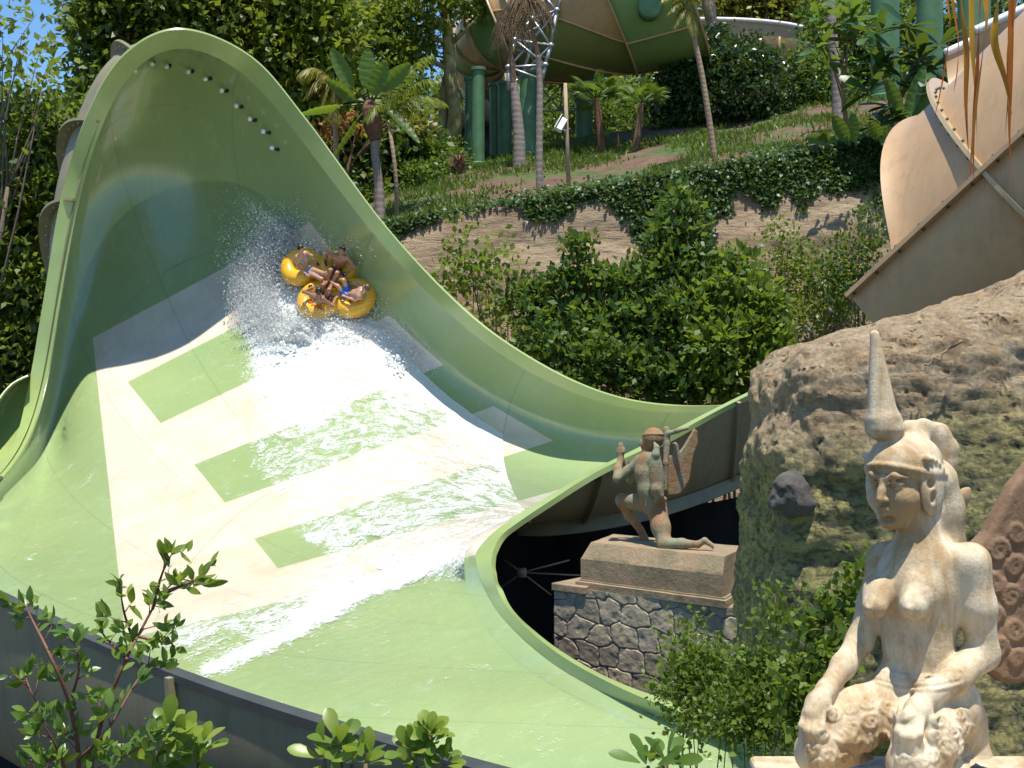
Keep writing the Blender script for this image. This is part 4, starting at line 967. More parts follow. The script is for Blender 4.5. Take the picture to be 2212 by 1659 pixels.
# ============================================================= stone things
def sdf_poly(F, pts, o, e1, e2, half, k=.01, op='add', rr=0):
    o = np.array(o); e1 = unit(np.array(e1)); e2 = unit(np.array(e2)); nz = np.cross(e1, e2)
    q = np.array(pts); W = o+q[:, :1]*e1+q[:, 1:]*e2; m = half+k+3*F.h
    sl, X = F.region(W.min(0)-m, W.max(0)+m); X = X-o
    x = X @ e1; y = X @ e2; z = X @ nz
    d = np.full(x.shape, 1e9); s = np.ones(x.shape)
    for i in range(len(q)):
        a = q[i]; b = q[i-1]; e = b-a; wx = x-a[0]; wy = y-a[1]
        t = np.clip((wx*e[0]+wy*e[1])/(e @ e), 0, 1); d = np.minimum(d, (wx-e[0]*t)**2+(wy-e[1]*t)**2)
        c1 = y >= a[1]; c2 = y < b[1]; c3 = e[0]*wy > e[1]*wx
        s = np.where((c1 & c2 & c3) | (~c1 & ~c2 & ~c3), -s, s)
    d2 = s*np.sqrt(d)+rr; dz = np.abs(z)-half+rr
    F.comb(sl, (np.minimum(np.maximum(d2, dz), 0)+np.hypot(np.maximum(d2, 0), np.maximum(dz, 0))-rr).astype(np.float32), k, op)
def stone_mat(name, a, b, c, sc=1., bump=.5, drip=True, stain=.55):
    q = NT(name); o = q.coord()
    n = q.noise(o, 7*sc, 8, .65); st = q.noise(q.mapv(o, (1, 1, .35)) if drip else o, 5*sc, 9, .72, .5); f = q.noise(o, 42*sc, 5, .7)
    col = q.mix(q.ramp(st, [(.42, 0.), (stain+.12, 1.)]), q.ramp(n, [(.3, tuple(x*.86 for x in a)), (.7, a)]), b)
    col = q.mix(q.ramp(f, [(.56, 0.), (.72, .6)]), col, c)
    q.base(col); q.set(Roughness=.85)
    bb = q.bump(q.noise(o, 24*sc, 8, .7), bump, .012/sc); q.set(Normal=q.bump(q.ramp(q.vor(o, 55*sc), [(.0, 0.), (.3, 1.)]), bump*.35, .004/sc, bb)); return q.m
M_CREAM = stone_mat('cream_carved_stone', (.66, .56, .39), (.36, .24, .115), (.36, .23, .12), 1., .45, stain=.48)
M_CREAMD = stone_mat('brown_stained_stone', (.27, .165, .09), (.15, .085, .045), (.36, .26, .16), 1., .6)
M_BRONZE = stone_mat('rusty_verdigris_stone', (.29, .15, .065), (.22, .235, .15), (.12, .07, .04), .7, 1., stain=.46)
M_PED = stone_mat('weathered_plinth_stone', (.34, .24, .14), (.18, .16, .09), (.30, .11, .05), .5, 1.)

# ---- kneeling woman in the foreground
LD = 4.0
def L_(px, py, dz=0): return P(px, py, LD+dz)
kp = K(LD)
lady = empty('kneeling_statue', 'cream stone statue of a kneeling woman in a tall pointed headdress, hands on her knees', 'statue', loc=tuple(L_(1960, 1660, 0)))
F = SDF(P(1690, 1760, 3.45)+[-.02,0,0], P(2185, 880, 4.42)+[.03,0,0], .0042)
C_ = lambda pts, rs, k=20, **kw: F.chain([L_(*p) for p in pts], [r*kp for r in rs], k*kp, **kw)
E_ = lambda p, r, k=20, R=None, **kw: F.ell(L_(*p), [x*kp for x in r], R, k*kp, **kw)
fz = rad(-37)                                             # she is turned to the viewer's left
Rb = np.array(Matrix.Rotation(fz, 3, 'Z'))                # columns: across, front-back, up
# trunk
E_((1988,1262,0), (98,74,92), 20, Rb); E_((1983,1345,0), (80,62,80), 40, Rb); E_((1984,1420,0), (74,62,70), 40, Rb); E_((1990,1500,.01), (98,84,66), 40, Rb)
C_([(1985,1120,0),(1990,1215,.0)], [45,52], 44)           # neck
C_([(1910,1210,.075),(1990,1214,0),(2096,1216,-.08)], [30,32,35], 36)
C_([(1897,1280,-.02),(1890,1308,-.055)], [34,27], 26); C_([(1890,1308,-.055),(1874,1313,-.085)], [18,5], 12)
C_([(1985,1278,-.085),(1973,1308,-.125)], [39,30], 26); C_([(1973,1309,-.125),(1963,1314,-.158)], [16,6], 12)
# arm resting on the near knee
C_([(2097,1214,-.085),(2114,1310,-.085),(2122,1412,-.065)], [39,34,33], 22); C_([(2122,1412,-.065),(2066,1462,-.14),(2004,1502,-.22)], [34,30,23], 18)
C_([(2006,1500,-.22),(1982,1535,-.262)], [22,24], 14); C_([(1982,1535,-.262),(1966,1560,-.29)], [25,22], 14)
for a, m, b, r in [((1950,1552,-.275),(1941,1580,-.305),(1940,1606,-.30),9.5),((1962,1558,-.29),(1953,1590,-.325),(1953,1616,-.315),10.5),((1975,1560,-.298),(1968,1592,-.335),(1969,1615,-.325),10.5),((1987,1556,-.30),(1984,1586,-.33),(1985,1604,-.325),9.5)]:
    C_([a, m, b], [r+1, r, r-2.5], 5)
C_([(1999,1530,-.26),(2012,1556,-.285),(2010,1580,-.29)], [11,10,8], 6)
# far arm
C_([(1909,1206,.075),(1884,1300,.07),(1857,1385,.05)], [33,29,27], 20); C_([(1857,1385,.05),(1822,1438,-.02),(1784,1490,-.09)], [28,25,19], 16)
C_([(1785,1489,-.09),(1766,1520,-.13),(1756,1542,-.15)], [19,23,22], 14)
for a, m, b, r in [((1742,1540,-.14),(1733,1568,-.165),(1733,1592,-.16),8.5),((1752,1546,-.155),(1745,1578,-.185),(1746,1602,-.175),9.5),((1764,1547,-.16),(1760,1578,-.19),(1761,1600,-.18),9.5),((1775,1541,-.16),(1774,1568,-.185),(1776,1586,-.18),8.5)]:
    C_([a, m, b], [r+1, r, r-2.5], 5)
C_([(1784,1518,-.13),(1795,1540,-.145),(1794,1560,-.145)], [9,8.5,7], 6)
# thighs, knees and folded shins
C_([(1950,1500,.0),(1850,1555,-.06),(1768,1620,-.13)], [66,58,46], 30); C_([(1766,1630,-.12),(1860,1672,-.02),(1960,1680,.1)], [44,40,34], 20)
C_([(2046,1520,-.04),(2000,1590,-.18),(1968,1648,-.275)], [70,62,48], 30); C_([(1970,1655,-.26),(2040,1680,-.13),(2120,1668,.03)], [44,46,40], 20)
E_((2078,1560,.03), (52,62,66), 30); C_([(2100,1600,.0),(2112,1645,.0)], [30,34], 20)
for i in range(4): C_([(2092+i*13,1652,-.08+.02*i),(2086+i*13,1668,-.1+.02*i)], [8,7], 4)
# belt and carved scrollwork of the skirt
for t in np.linspace(-1.25, 1.6, 9):
    pass
def hit(px, py):
    """first solid point of the carving along the line of sight"""
    o = np.array([0,0,H]); dv = P(px, py, 1.)-o; ds = np.arange(3.3, 4.6, F.h*.5); X = o+dv*ds[:, None]
    I = np.round((X-F.lo)/F.h).astype(int); ok = ((I >= 0) & (I < F.n)).all(1); I = np.clip(I, 0, F.n-1)
    g = (F.f[I[:,0], I[:,1], I[:,2]] < 0) & ok; return X[np.argmax(g)] if g.any() else None
def relief(pts, rs, k=3):
    q = [hit(*p) for p in pts]; q = [x for x in q if x is not None]
    if len(q) > 2: REL.append((np.array(q), np.interp(np.linspace(0, 1, len(q)), np.linspace(0, 1, len(rs)), rs)*kp, k*kp))
REL = []
def scroll(px, py, R_, r, turns=1.6, ph=0, sg=1, sq=.8):
    pts = []
    for i in range(26):
        t = i/25; a = ph+sg*t*turns*2*math.pi; q = R_*(1-.85*t); pts.append((px+q*math.cos(a), py+sq*q*math.sin(a)))
    relief(pts, [r, r*.6])
rr_ = random.Random(5)
for i, (px, py, R_) in enumerate([(1800,1545,19),(1838,1570,22),(1880,1560,22),(1918,1528,20),(1872,1518,17),(1835,1532,15),(1775,1585,18),(1905,1592,17),(1788,1632,20),(1750,1618,17),(1825,1640,18),(1765,1650,15),(2030,1560,20),(2060,1585,20),(2040,1610,20),(2075,1545,17),(2085,1610,18),(2012,1632,17),(1952,1640,16),(1985,1648,17),(2050,1645,18),(2020,1590,15),(1850,1610,14),(2095,1575,15)]):
    scroll(px, py, R_, 4.0, ph=rr_.uniform(0, 6.3), sg=rr_.choice((-1, 1)))
for cx, cy in [(1832,1612),(1880,1625),(2062,1640),(1945,1560)]:
    for a in np.linspace(-1.1, 1.1, 5): relief([(cx+t*34*math.sin(a), cy-t*38*math.cos(a)) for t in np.linspace(.15, 1, 7)], [4, 7, 3])
for i in range(15):
    t = i/14; px = 1900+t*165; relief([(px+5*math.cos(a), 1462+14*math.sin(t*math.pi)+5*math.sin(a)) for a in np.linspace(0, 5.5, 7)], [4.5, 4.5])
relief([(1898+175*t, 1448+15*math.sin(t*math.pi)) for t in np.linspace(0, 1, 30)], [4, 4])
relief([(1896+180*t, 1476+16*math.sin(t*math.pi)) for t in np.linspace(0, 1, 30)], [4, 4])
for q_, r_, k_ in REL: F.chain(list(q_), list(r_), k_)
# head
f_ = unit(np.array([-.74,-.67,-.07])); s_ = unit(np.cross(f_, [0,0,1.])); s_ = s_ if s_[0] > 0 else -s_; u_ = unit(np.cross(s_, f_)); u_ = u_ if u_[2] > 0 else -u_
Rh = np.stack([s_, f_, u_], 1); hc = L_(1950, 1044, .0)
hp_ = lambda x, y, z: hc+s_*x+f_*y+u_*z
HE = lambda c, r, k=.02, op='add', R=None: F.ell(hp_(*c), r, Rh if R is None else Rh @ R, k, op)
HC = lambda pts, rs, k=.012, op='add': F.chain([hp_(*p) for p in pts], rs, k, op)
HE((0,-.015,.03), (.098,.118,.108)); HE((0,.026,-.045), (.075,.082,.082), .04); HE((0,.076,-.104), (.034,.03,.026), .04)
HE((-.045,.062,-.035), (.036,.04,.04), .03); HE((.045,.062,-.035), (.036,.04,.04), .03)
for sg in (-1, 1):
    HE((sg*.037,.113,.010), (.026,.018,.014), .014, 'sub')
    HE((sg*.037,.093,.008), (.021,.015,.0105), .004); HC([(sg*.016,.108,.012),(sg*.037,.111,.019),(sg*.06,.094,.013)], [.0035,.0045,.003], .004)
    HC([(sg*.014,.112,.030),(sg*.038,.110,.040),(sg*.068,.086,.032)], [.007,.009,.005], .012)
    HC([(sg*.018,.108,-.001),(sg*.037,.108,-.004),(sg*.058,.094,.002)], [.003,.0035,.003], .004)
HC([(0,.108,.034),(0,.122,-.010),(0,.133,-.033)], [.009,.0105,.0125], .014); HE((-.0135,.118,-.036), (.009,.012,.008), .008); HE((.0135,.118,-.036), (.009,.012,.008), .008)
HC([(-.027,.100,-.069),(-.010,.117,-.064),(0,.118,-.067),(.010,.117,-.064),(.027,.100,-.069)], [.004,.0075,.007,.0075,.004], .006)
HC([(-.024,.099,-.073),(0,.115,-.082),(.024,.099,-.073)], [.004,.0095,.004], .006)
HC([(-.03,.108,-.0725),(0,.126,-.0735),(.03,.108,-.0725)], [.0022,.0022,.0022], .003, 'sub')
HE((0,.1,-.098), (.03,.014,.01), .012, 'sub')
# hair falling to the shoulders
C_([(2018,1040,.03),(2036,1100,.045),(2052,1175,.05)], [50,42,34], 26)
for i in range(5): C_([(2000+i*10,1105,-.055+.022*i),(2010+i*11,1190,-.045+.02*i)], [9,8], 6)
sdf_obj('body', F, M_CREAM, lady, 1)
# headdress: cap, brim, side flaps, bulb and spike, curled plume
F = SDF(P(1835, 1150, 3.75), P(2110, 690, 4.3)+[.02,0,0], .0042)
E_ = lambda p, r, k=20, R=None, **kw: F.ell(L_(*p), [x*kp for x in r], R, k*kp, **kw)
HE((0,-.016,.062), (.110,.130,.092), .02)
for z_, r_ in ((.047,.008),):
    pts = [hp_(.108*math.sin(a), -.012+.126*math.cos(a), z_+.012*math.cos(a)*1.2+.010*math.cos(2*a)) for a in np.linspace(0, 2*math.pi, 40)]; F.chain(pts, [r_]*40, .006)
HE((0,.14,-.02), (.085,.07,.066), .006, 'sub')
for sg in (-1, 1):
    HE((sg*.094,-.01,-.012), (.022,.062,.085), .02); HE((sg*.112,.022,.008), (.014,.016,.016), .006, 'sub'); HE((sg*.110,.014,-.035), (.012,.012,.02), .006, 'sub')
    for i in range(6): HE((sg*.104,.035-.02*i,.085-.006*i*i*.4), (.016,.010,.012), .006)
E_((1911,926,-.02), (42,40,27), 14); E_((1909,905,-.02), (36,34,22), 14)
ax0 = L_(1906,902,-.02); ax1 = L_(1889.5,722,-.02)
F.cap(ax0, 34*kp, ax1, 7.5*kp, 14*kp)
for a in (rad(-52), rad(38), rad(128), rad(218)):
    e = np.array([math.cos(a), math.sin(a), 0]); F.cap(ax0+e*27*kp, 9*kp, ax1+e*3*kp, 3*kp, 10*kp)
C_ = lambda pts, rs, k=20, **kw: F.chain([L_(*p) for p in pts], [r*kp for r in rs], k*kp, **kw)
C_([(1962,925,.05),(1994,926,.06),(2026,940,.07),(2045,970,.07),(2050,1000,.07),(2052,1020,.07)], [16,21,26,25,17,7], 10, flat=((.2,1,0),2.2))
C_([(1962,925,.05),(1985,950,.05)], [14,22], 12)
C_([(2046,1140,.06),(2066,1100,.07),(2084,1070,.07),(2092,1060,.07)], [20,23,17,8], 10, flat=((.5,-.85,0),2.))
sdf_obj('headdress', F, M_CREAM, lady, 1)
# wings
def wing(pts, d, label, scrolls, m, yaw=.25):
    o = P(2085, 1200, d); e1 = unit(np.array([1, yaw, 0])); e2 = np.array([0,0,1.])
    q = [((px-2085)*K(d), -(py-1200)*K(d)) for px, py in pts]
    W = np.array([o+a*e1+b*e2 for a, b in q]); F = SDF(W.min(0)-.06, W.max(0)+.06, .006)
    sdf_poly(F, q, o, e1, e2, .034, .01, rr=.02)
    nz = np.cross(e1, e2); nz = nz if nz[1] < 0 else -nz
    for px, py, R_, dr in scrolls:
        c = o+(px-2085)*K(d)*e1-(py-1200)*K(d)*e2+nz*.034; P_ = []; rr = []
        for i in range(24):
            t = i/23; a = dr*t*1.8*2*math.pi; g = R_*K(d)*(1-.85*t); P_.append(c+g*(e1*math.cos(a)+e2*math.sin(a))); rr.append(6.5*K(d)*(1-.4*t))
        F.chain(P_, rr, .006)
    o_ = sdf_obj('wing', F, m, lady, 1)
WP = [(2078,1215),(2100,1175),(2130,1150),(2152,1112),(2170,1085),(2190,1050),(2214,1026),(2250,985),(2300,930),(2370,880),(2420,1000),(2410,1200),(2350,1380),(2260,1462),(2205,1482),(2165,1476),(2132,1452),(2118,1400),(2095,1300)]
wing(WP, 4.16, 'w', [(2150,1190,26,1),(2195,1150,24,-1),(2190,1225,24,1),(2140,1255,24,-1),(2180,1290,26,1),(2140,1330,22,1),(2190,1360,26,-1),(2150,1400,24,1),(2195,1425,22,1),(2230,1260,30,-1),(2240,1180,26,1)], M_CREAMD)
b = MB(); bx = P(1985,1668,4.0); b.box((bx[0]+.11, 3.72, H-1.34), (1.22, .92, .26)); bs = b.build('base_slab', M_CREAM, lady, smooth=False); bevel(bs, .02, 3)
pl = empty('statue_plinth', 'stone block plinth carrying the kneeling woman statue', 'plinth', loc=(bx[0]+.1, 4.0, 3.8)); b = MB(); b.box((bx[0]+.13, 3.74, H-1.84), (1.1, .8, .74)); bevel(b.build('block', M_PED, pl, smooth=False), .03); b = MB(); b.box((bx[0]+.13, 3.76, H-2.16), (1.3, 1.0, .16)); bevel(b.build('foot', M_PED, pl, smooth=False), .03)

# ---- winged kneeling figure on its pedestal
DS = 1.3                                                  # how much farther than 13.3 m the figure kneels
def Q_(zx, zy, d): return P(1191.2+zx*.2611, 890.4+zy*.2611, d*DS)
qk = .2611*K(13.3*DS)
ws = empty('winged_statue', 'rust and verdigris stone statue of a winged figure kneeling with praying hands', 'statue', loc=tuple(Q_(930,1130,13.1)))
lo = Q_(480,1190,13.3); hi = Q_(1250,90,13.3); F = SDF((lo[0], 12.5*DS, lo[2]-.05), (hi[0]+.05, 14.2*DS, hi[2]+.1), .011)
C_ = lambda pts, rs, k=25, **kw: F.chain([Q_(*p) for p in pts], [r*qk for r in rs], k*qk, **kw)
C_([(860,770,13.3),(800,640,13.33),(790,500,13.37),(800,420,13.38)], [88,78,92,84], 50); C_([(735,400,13.45),(850,390,13.3)], [42,60], 50)
C_([(800,330,13.4),(805,400,13.38)], [44,54], 30)
F.ell(Q_(845,215,13.4), np.array([92,95,90])*qk, None, 30*qk); C_([(775,270,13.42),(790,300,13.42)], [42,40], 30); C_([(742,232,13.45),(730,262,13.45)], [9,12], 10); C_([(745,290,13.45),(760,292,13.44)], [8,8], 8)
F.torus(Q_(848,190,13.4), 88*qk, 9*qk, (0,.15,1), 8*qk)
C_([(735,402,13.45),(630,490,13.5),(548,548,13.5)], [50,42,38], 25); C_([(548,548,13.5),(548,470,13.58),(572,395,13.64)], [38,34,26], 22)
C_([(572,395,13.64),(570,330,13.66),(572,275,13.66)], [27,33,22], 14); C_([(600,330,13.62),(603,292,13.63)], [11,8], 8)
for i in range(4): C_([(556+i*10,310,13.63),(560+i*9,258-6*(i in (1,2)),13.65)], [9,7], 5)
C_([(790,420,13.55),(690,520,13.7),(655,555,13.74)], [46,38,36], 25); C_([(655,555,13.74),(620,470,13.72),(590,400,13.68)], [34,30,24], 20)
C_([(840,770,13.35),(700,740,13.5),(585,728,13.62)], [84,66,54], 40); C_([(585,732,13.62),(650,850,13.66),(735,975,13.66)], [52,48,30], 30)
C_([(738,975,13.66),(770,1045,13.66)], [30,36], 20); C_([(772,1050,13.67),(690,1052,13.72),(640,1056,13.75)], [28,20,12], 15)
C_([(870,790,13.28),(905,950,13.15),(935,1085,13.06)], [88,74,58], 40); C_([(935,1090,13.05),(1080,1088,12.95),(1210,1095,12.86)], [54,40,28], 30)
C_([(1210,1095,12.86),(1268,1062,12.84),(1350,1115,12.80),(1425,1142,12.78)], [28,24,18,9], 15)
E1 = unit(np.array([.75,-.35,0])); wo = Q_(960,500,13.2)
def wpoly(pts, o, ref, e1, half): sdf_poly(F, [((x-ref[0])*qk/e1[0]*1.0, -(y-ref[1])*qk) for x, y in pts], o, e1, (0,0,1), half, .02, rr=.012)
wpoly([(950,380),(1000,345),(1005,262),(1030,248),(1050,272),(1062,330),(1100,285),(1160,190),(1190,140),(1216,160),(1222,268),(1185,350),(1165,440),(1150,560),(1100,640),(1060,680),(960,690)], wo, (960,500), unit(np.array([.93,.37,0])), .024)
F.ell(Q_(868,520,13.12), np.array([62,30,195])*qk, np.array(Matrix.Rotation(rad(-4), 3, 'Y')), 30*qk)
C_([(868,640,13.12),(895,690,13.12)], [48,34], 30); C_([(850,250,13.2),(870,290,13.14),(865,350,13.12)], [9,22,34], 16)
C_([(950,140,13.22),(955,260,13.2),(945,420,13.16),(940,640,13.16)], [26,28,22,18], 14); C_([(960,180,13.2),(1040,155,13.15),(1130,132,13.1)], [24,18,13], 16)
C_([(870,735,13.16),(935,720,13.15)], [24,22], 20)
sdf_obj('body', F, M_BRONZE, ws, 1)
cn = [np.array(q)*DS for q in ((.835,13.5),(2.06,12.4),(2.41,13.14),(1.13,14.25))]; cen = sum(cn)/4; zt = H-1.67*DS
pe = empty('pedestal', 'rust-streaked stone pedestal block with chamfered sides under the winged statue', 'pedestal', loc=(cen[0], cen[1], zt-.47*DS))
def lev(e, z, er=None):
    e = e*DS; er = None if er is None else er*DS; z = zt+(z-zt)*DS
    fx = unit(cn[1]-cn[0]); fy = unit(cn[3]-cn[0]); o = []
    for i, c in enumerate(cn):
        sx = -1 if i in (0,3) else 1; sy = -1 if i in (0,1) else 1
        o.append([*(c+fx*sx*(e if sx < 0 or er is None else er)+fy*sy*e), z])
    return o
def loft(levels, name, m, par, nsub=14):
    b = MB(); R_ = []
    for l in levels:
        l = np.array(l); R_.append(np.concatenate([l[i]+(l[(i+1) % 4]-l[i])*np.linspace(0, 1, nsub, endpoint=False)[:, None] for i in range(4)]))
    n = len(R_[0]); v = np.concatenate(R_); v = v+np.stack([fbm(v*5, 3, 61), fbm(v*5+9, 3, 62), fbm(v*5+5, 3, 63)*.4], -1)*.008
    f = [tuple(q) for q in grid_faces(len(R_), n, closed=True)]+[tuple(range(n))[::-1], tuple(range((len(R_)-1)*n, len(R_)*n))]
    b.add(v, f); return b.build(name, m, par, sharp=rad(28))
def zl(e, z0, z1, k, er=None, e1=None): return [lev(e+((e1 if e1 is not None else e)-e)*i/k, z0+(z1-z0)*i/k, er) for i in range(k+1)]
loft(zl(0, zt, zt-.17, 4, 0, .10)+zl(.10, zt-.171, zt-.385, 5, 0), 'block', M_PED, pe)
loft(zl(.12, zt-.386, zt-.40, 1, .03)+zl(.15, zt-.405, zt-.475, 3, .05), 'foot', M_PED, pe)
# dry-stone wall
M_WALL = None
def wall_mat():
    q = NT('grey_field_stone'); o = q.coord(); att = q.n('ShaderNodeAttribute'); att.attribute_name = 'tint'; sp = q.n('ShaderNodeSeparateColor'); q.l(att.outputs['Color'], sp.inputs[0])
    c = q.ramp(sp.outputs[0], [(0, (.32, .26, .17)), (.45, (.52, .42, .26)), (.8, (.58, .46, .28)), (1, (.42, .35, .24))])
    n = q.noise(o, 9, 8, .7); c = q.mix(q.ramp(n, [(.35, .55), (.6, 0.)]), c, (.13, .12, .11)); c = q.mix(q.math('MULTIPLY', sp.outputs[1], .8), c, (.07, .06, .045))
    q.base(c); q.set(Roughness=.95, Normal=q.bump(q.noise(o, 28, 8, .75), .45, .012)); return q.m
M_WALL = wall_mat()
w0 = np.array([.462, 13.6])*DS; w1 = np.array([2.62, 11.85])*DS; ZW = H-2.14*DS; Lw = np.linalg.norm(w1-w0); wt = unit(w1-w0); wn = np.array([wt[1], -wt[0]]); wn = wn if wn[1] < 0 else -wn
def voro_face(name, o, e1, nn, Lx, Hz, sz, par, n1, n2, seed):
    r_ = np.random.default_rng(seed); gx = np.arange(-1, int(Lx/sz)+2); gz = np.arange(-1, int(Hz/(sz*.75))+2)
    pts = np.array([[(i+.5*(j % 2)+r_.uniform(-.27,.27))*sz, (j+r_.uniform(-.24,.24))*sz*.75] for i in gx for j in gz]); tint = r_.random(len(pts))
    s, t = np.meshgrid(np.linspace(0, Lx, n1), np.linspace(0, Hz, n2), indexing='ij'); wob = fbm(np.stack([s*7, t*7, 0*s], -1), 3, 4)*.035
    X_ = np.stack([s+wob, t+wob*.6], -1); D_ = ((np.abs((X_[:, :, None]-pts)*np.array([1, 1.3]))**3.2).sum(-1))**(1/3.2); ids = np.argpartition(D_, 2, -1)[..., :2]
    d2 = np.take_along_axis(D_, ids, -1); sw = d2[..., 0] > d2[..., 1]; i0 = np.where(sw, ids[..., 1], ids[..., 0]); e = np.abs(d2[..., 0]-d2[..., 1])
    hgt = .03*np.clip(e/.03, 0, 1)**.5+.006*fbm(np.stack([s*9, t*9, tint[i0]*50], -1), 3, 8); mort = np.clip(1-e/.012, 0, 1)
    p = np.array([*o, 0])+s[..., None]*np.array([*e1, 0])+hgt[..., None]*np.array([*nn, 0]); p[..., 2] = ZW-t
    col = np.stack([tint[i0], mort, mort*0, mort*0+1], -1).reshape(-1, 4)
    setparent(link(name, mesh_np(name, p.reshape(-1, 3), grid_faces(n1, n2), col=col), M_WALL), par)
sw_ = empty('stone_wall', 'rough grey dry-stone wall carrying the pedestal of the winged statue', 'wall', loc=(1.5*DS, 12.9*DS, .5))
voro_face('front_face', w0, wt, wn, Lw, 2.8, .38, sw_, 330, 380, 3)
voro_face('end_face', w0-wn*1.6, wn, -wt, 1.6, 2.8, .38, sw_, 110, 220, 5)
b = MB(); c4 = [w0, w1, w1-wn*1.6, w0-wn*1.6]
b.add([[*(q), z] for z in (ZW-.005, .3) for q in c4], [(0,1,2,3),(7,6,5,4),(1,5,6,2),(2,6,7,3)]); b.build('core', M_PED, sw_, smooth=False)
b = MB(); c4 = [w0-wt*.03+wn*.06, w0+wt*.55+wn*.06, w0+wt*.55-wn*1.2, w0-wt*.03-wn*1.2]; b.add([[*(q), z] for z in (ZW+.04, ZW-.07) for q in c4], [(0,1,2,3),(7,6,5,4),(0,4,5,1),(1,5,6,2),(2,6,7,3),(3,7,4,0)]); bevel(b.build('coping_stone', M_PED, sw_, smooth=False), .015)

# ---- boulder
def boulder_mat():
    q = NT('lichened_boulder'); o = q.coord('Object'); g = q.n('ShaderNodeNewGeometry'); sp = q.n('ShaderNodeSeparateXYZ'); q.l(g.outputs['Position'], sp.inputs[0])
    lay = q.math('ADD', sp.outputs[2], q.math('MULTIPLY', sp.outputs[0], -.27)); lay = q.math('ADD', lay, q.math('MULTIPLY', q.noise(o, .9, 5), .9))
    n = q.noise(q.mapv(o, (1, 1, 2.6)), 2.2, 9, .72, .5); f = q.noise(q.mapv(o, (1,1,1.8)), 9, 7, .75)
    low = q.ramp(n, [(.3, (.18, .185, .095)), (.44, (.35, .32, .13)), (.56, (.54, .47, .17)), (.75, (.62, .55, .28))])
    low = q.mix(q.ramp(f, [(.42, .8), (.52, 0.)]), low, (.10, .105, .07)); cr = q.n('ShaderNodeTexVoronoi'); cr.feature = 'DISTANCE_TO_EDGE'; cr.inputs['Scale'].default_value = 3.2; q.l(q.mapv(q.n('ShaderNodeVectorMath', operation='ADD').outputs[0] if False else o, (1,1,2.4)), cr.inputs['Vector'])
    top = q.ramp(q.noise(o, 5, 9, .75), [(.3, (.34, .215, .115)), (.5, (.58, .42, .24)), (.68, (.70, .57, .38))])
    top = q.mix(q.ramp(q.vor(o, 11), [(.05, .55), (.3, 0.)]), top, (.52, .46, .36))
    q.base(q.mix(q.ramp(q.math('MULTIPLY_ADD', lay, 1.1, -5.25), [(.2, 0.), (.8, 1.)]), low, top)); q.set(Roughness=.95)
    b = q.bump(q.noise(q.mapv(o, (1,1,2.2)), 6, 11, .82), 1., .16); b = q.bump(q.vor(o, 13), .7, .04, b); q.set(Normal=b); return q.m
M_BOULD = boulder_mat()
bo = empty('boulder', 'huge lichen-covered boulder with a gravelly tan top behind the kneeling woman', 'boulder', loc=tuple(P(1900,1600,10.5)))
kb = K(10.4); ang = rad(16.5); al = np.array([math.cos(ang), 0, math.sin(ang)]); pr = np.array([-math.sin(ang), 0, math.cos(ang)])
cor = P(1690, 772, 10.4); hx, hz = 2.7, 2.75; cb = cor+al*hx-pr*hz; cb[1] = 11.7
F = SDF(cb-[3.6,1.9,3.9], cb+[3.4,1.9,3.6], .03)
Rb = np.stack([al, np.array([0,1.,0]), pr], 1); F.box(cb, (hx, 1.45, hz), Rb, .55, .3)
F.ell(cb+pr*1.9+al*1.2+np.array([0,-.2,0]), (1.6,1.4,1.1), Rb, .5); F.ell(cb-al*2.0-pr*.6+np.array([0,-.2,0]), (.75,1.1,1.6), Rb, .4)
F.box(cb+np.array([.6,0,-3.2]), (2.6,1.3,1.8), None, .4, .5)
lx = P(1692, 1000, 10.4)[0]; F.box((lx+1.5, 11.7, (P(0,950,10.4)[2]+P(0,1640,10.4)[2])/2), (1.5, 1.4, 1.35), None, .35, .35)
def rough(v):
    c = v-cb; n = unit(c*np.array([1,1.6,1])); 
    d = fbm(v*np.array([.7,.7,1.1]), 5, 41)*.13+np.abs(fbm(v*np.array([1.6,1.6,3.2]), 5, 43))*.05+fbm(v*np.array([4,4,9]), 5, 44)*.024-np.clip(np.abs(fbm(v*np.array([2.2,2.2,5.5]), 4, 47))*-1+.08, 0, .08)*.3
    return v+n*d[:, None]
sdf_obj('rock', F, M_BOULD, bo, 1, rough)
b = SDF(P(1640,1130,9.95)-[0,.1,0.05], P(1790,1000,10.6)+[.05,.2,.05], .02); b.ell(P(1708,1064,10.36), (.16,.13,.17), None, .03); b.ell(P(1728,1090,10.36), (.14,.11,.09), None, .08); b.ell(P(1690,1090,10.36), (.12,.11,.08), None, .08)
sdf_obj('dark_stone', b, simple('dark_basalt', (.085,.075,.065), .9, .35, 12, bump=.8), bo, 1, lambda v: v+fbm(v*9, 3, 77)[:, None]*.022)
# dry roots lying on the face
for pts in ([(2075,735),(2030,772),(1990,797),(1955,812)],):
    b = MB(); P3 = catmull(np.array([P(*q, 10.12+.0*i) for i, q in enumerate(pts)]), 6); P3 = P3+RNG.normal(size=P3.shape)*.012; b.tube(list(P3), list(np.linspace(.012, .004, len(P3))), 6); b.build('root', M_PALMT, bo)
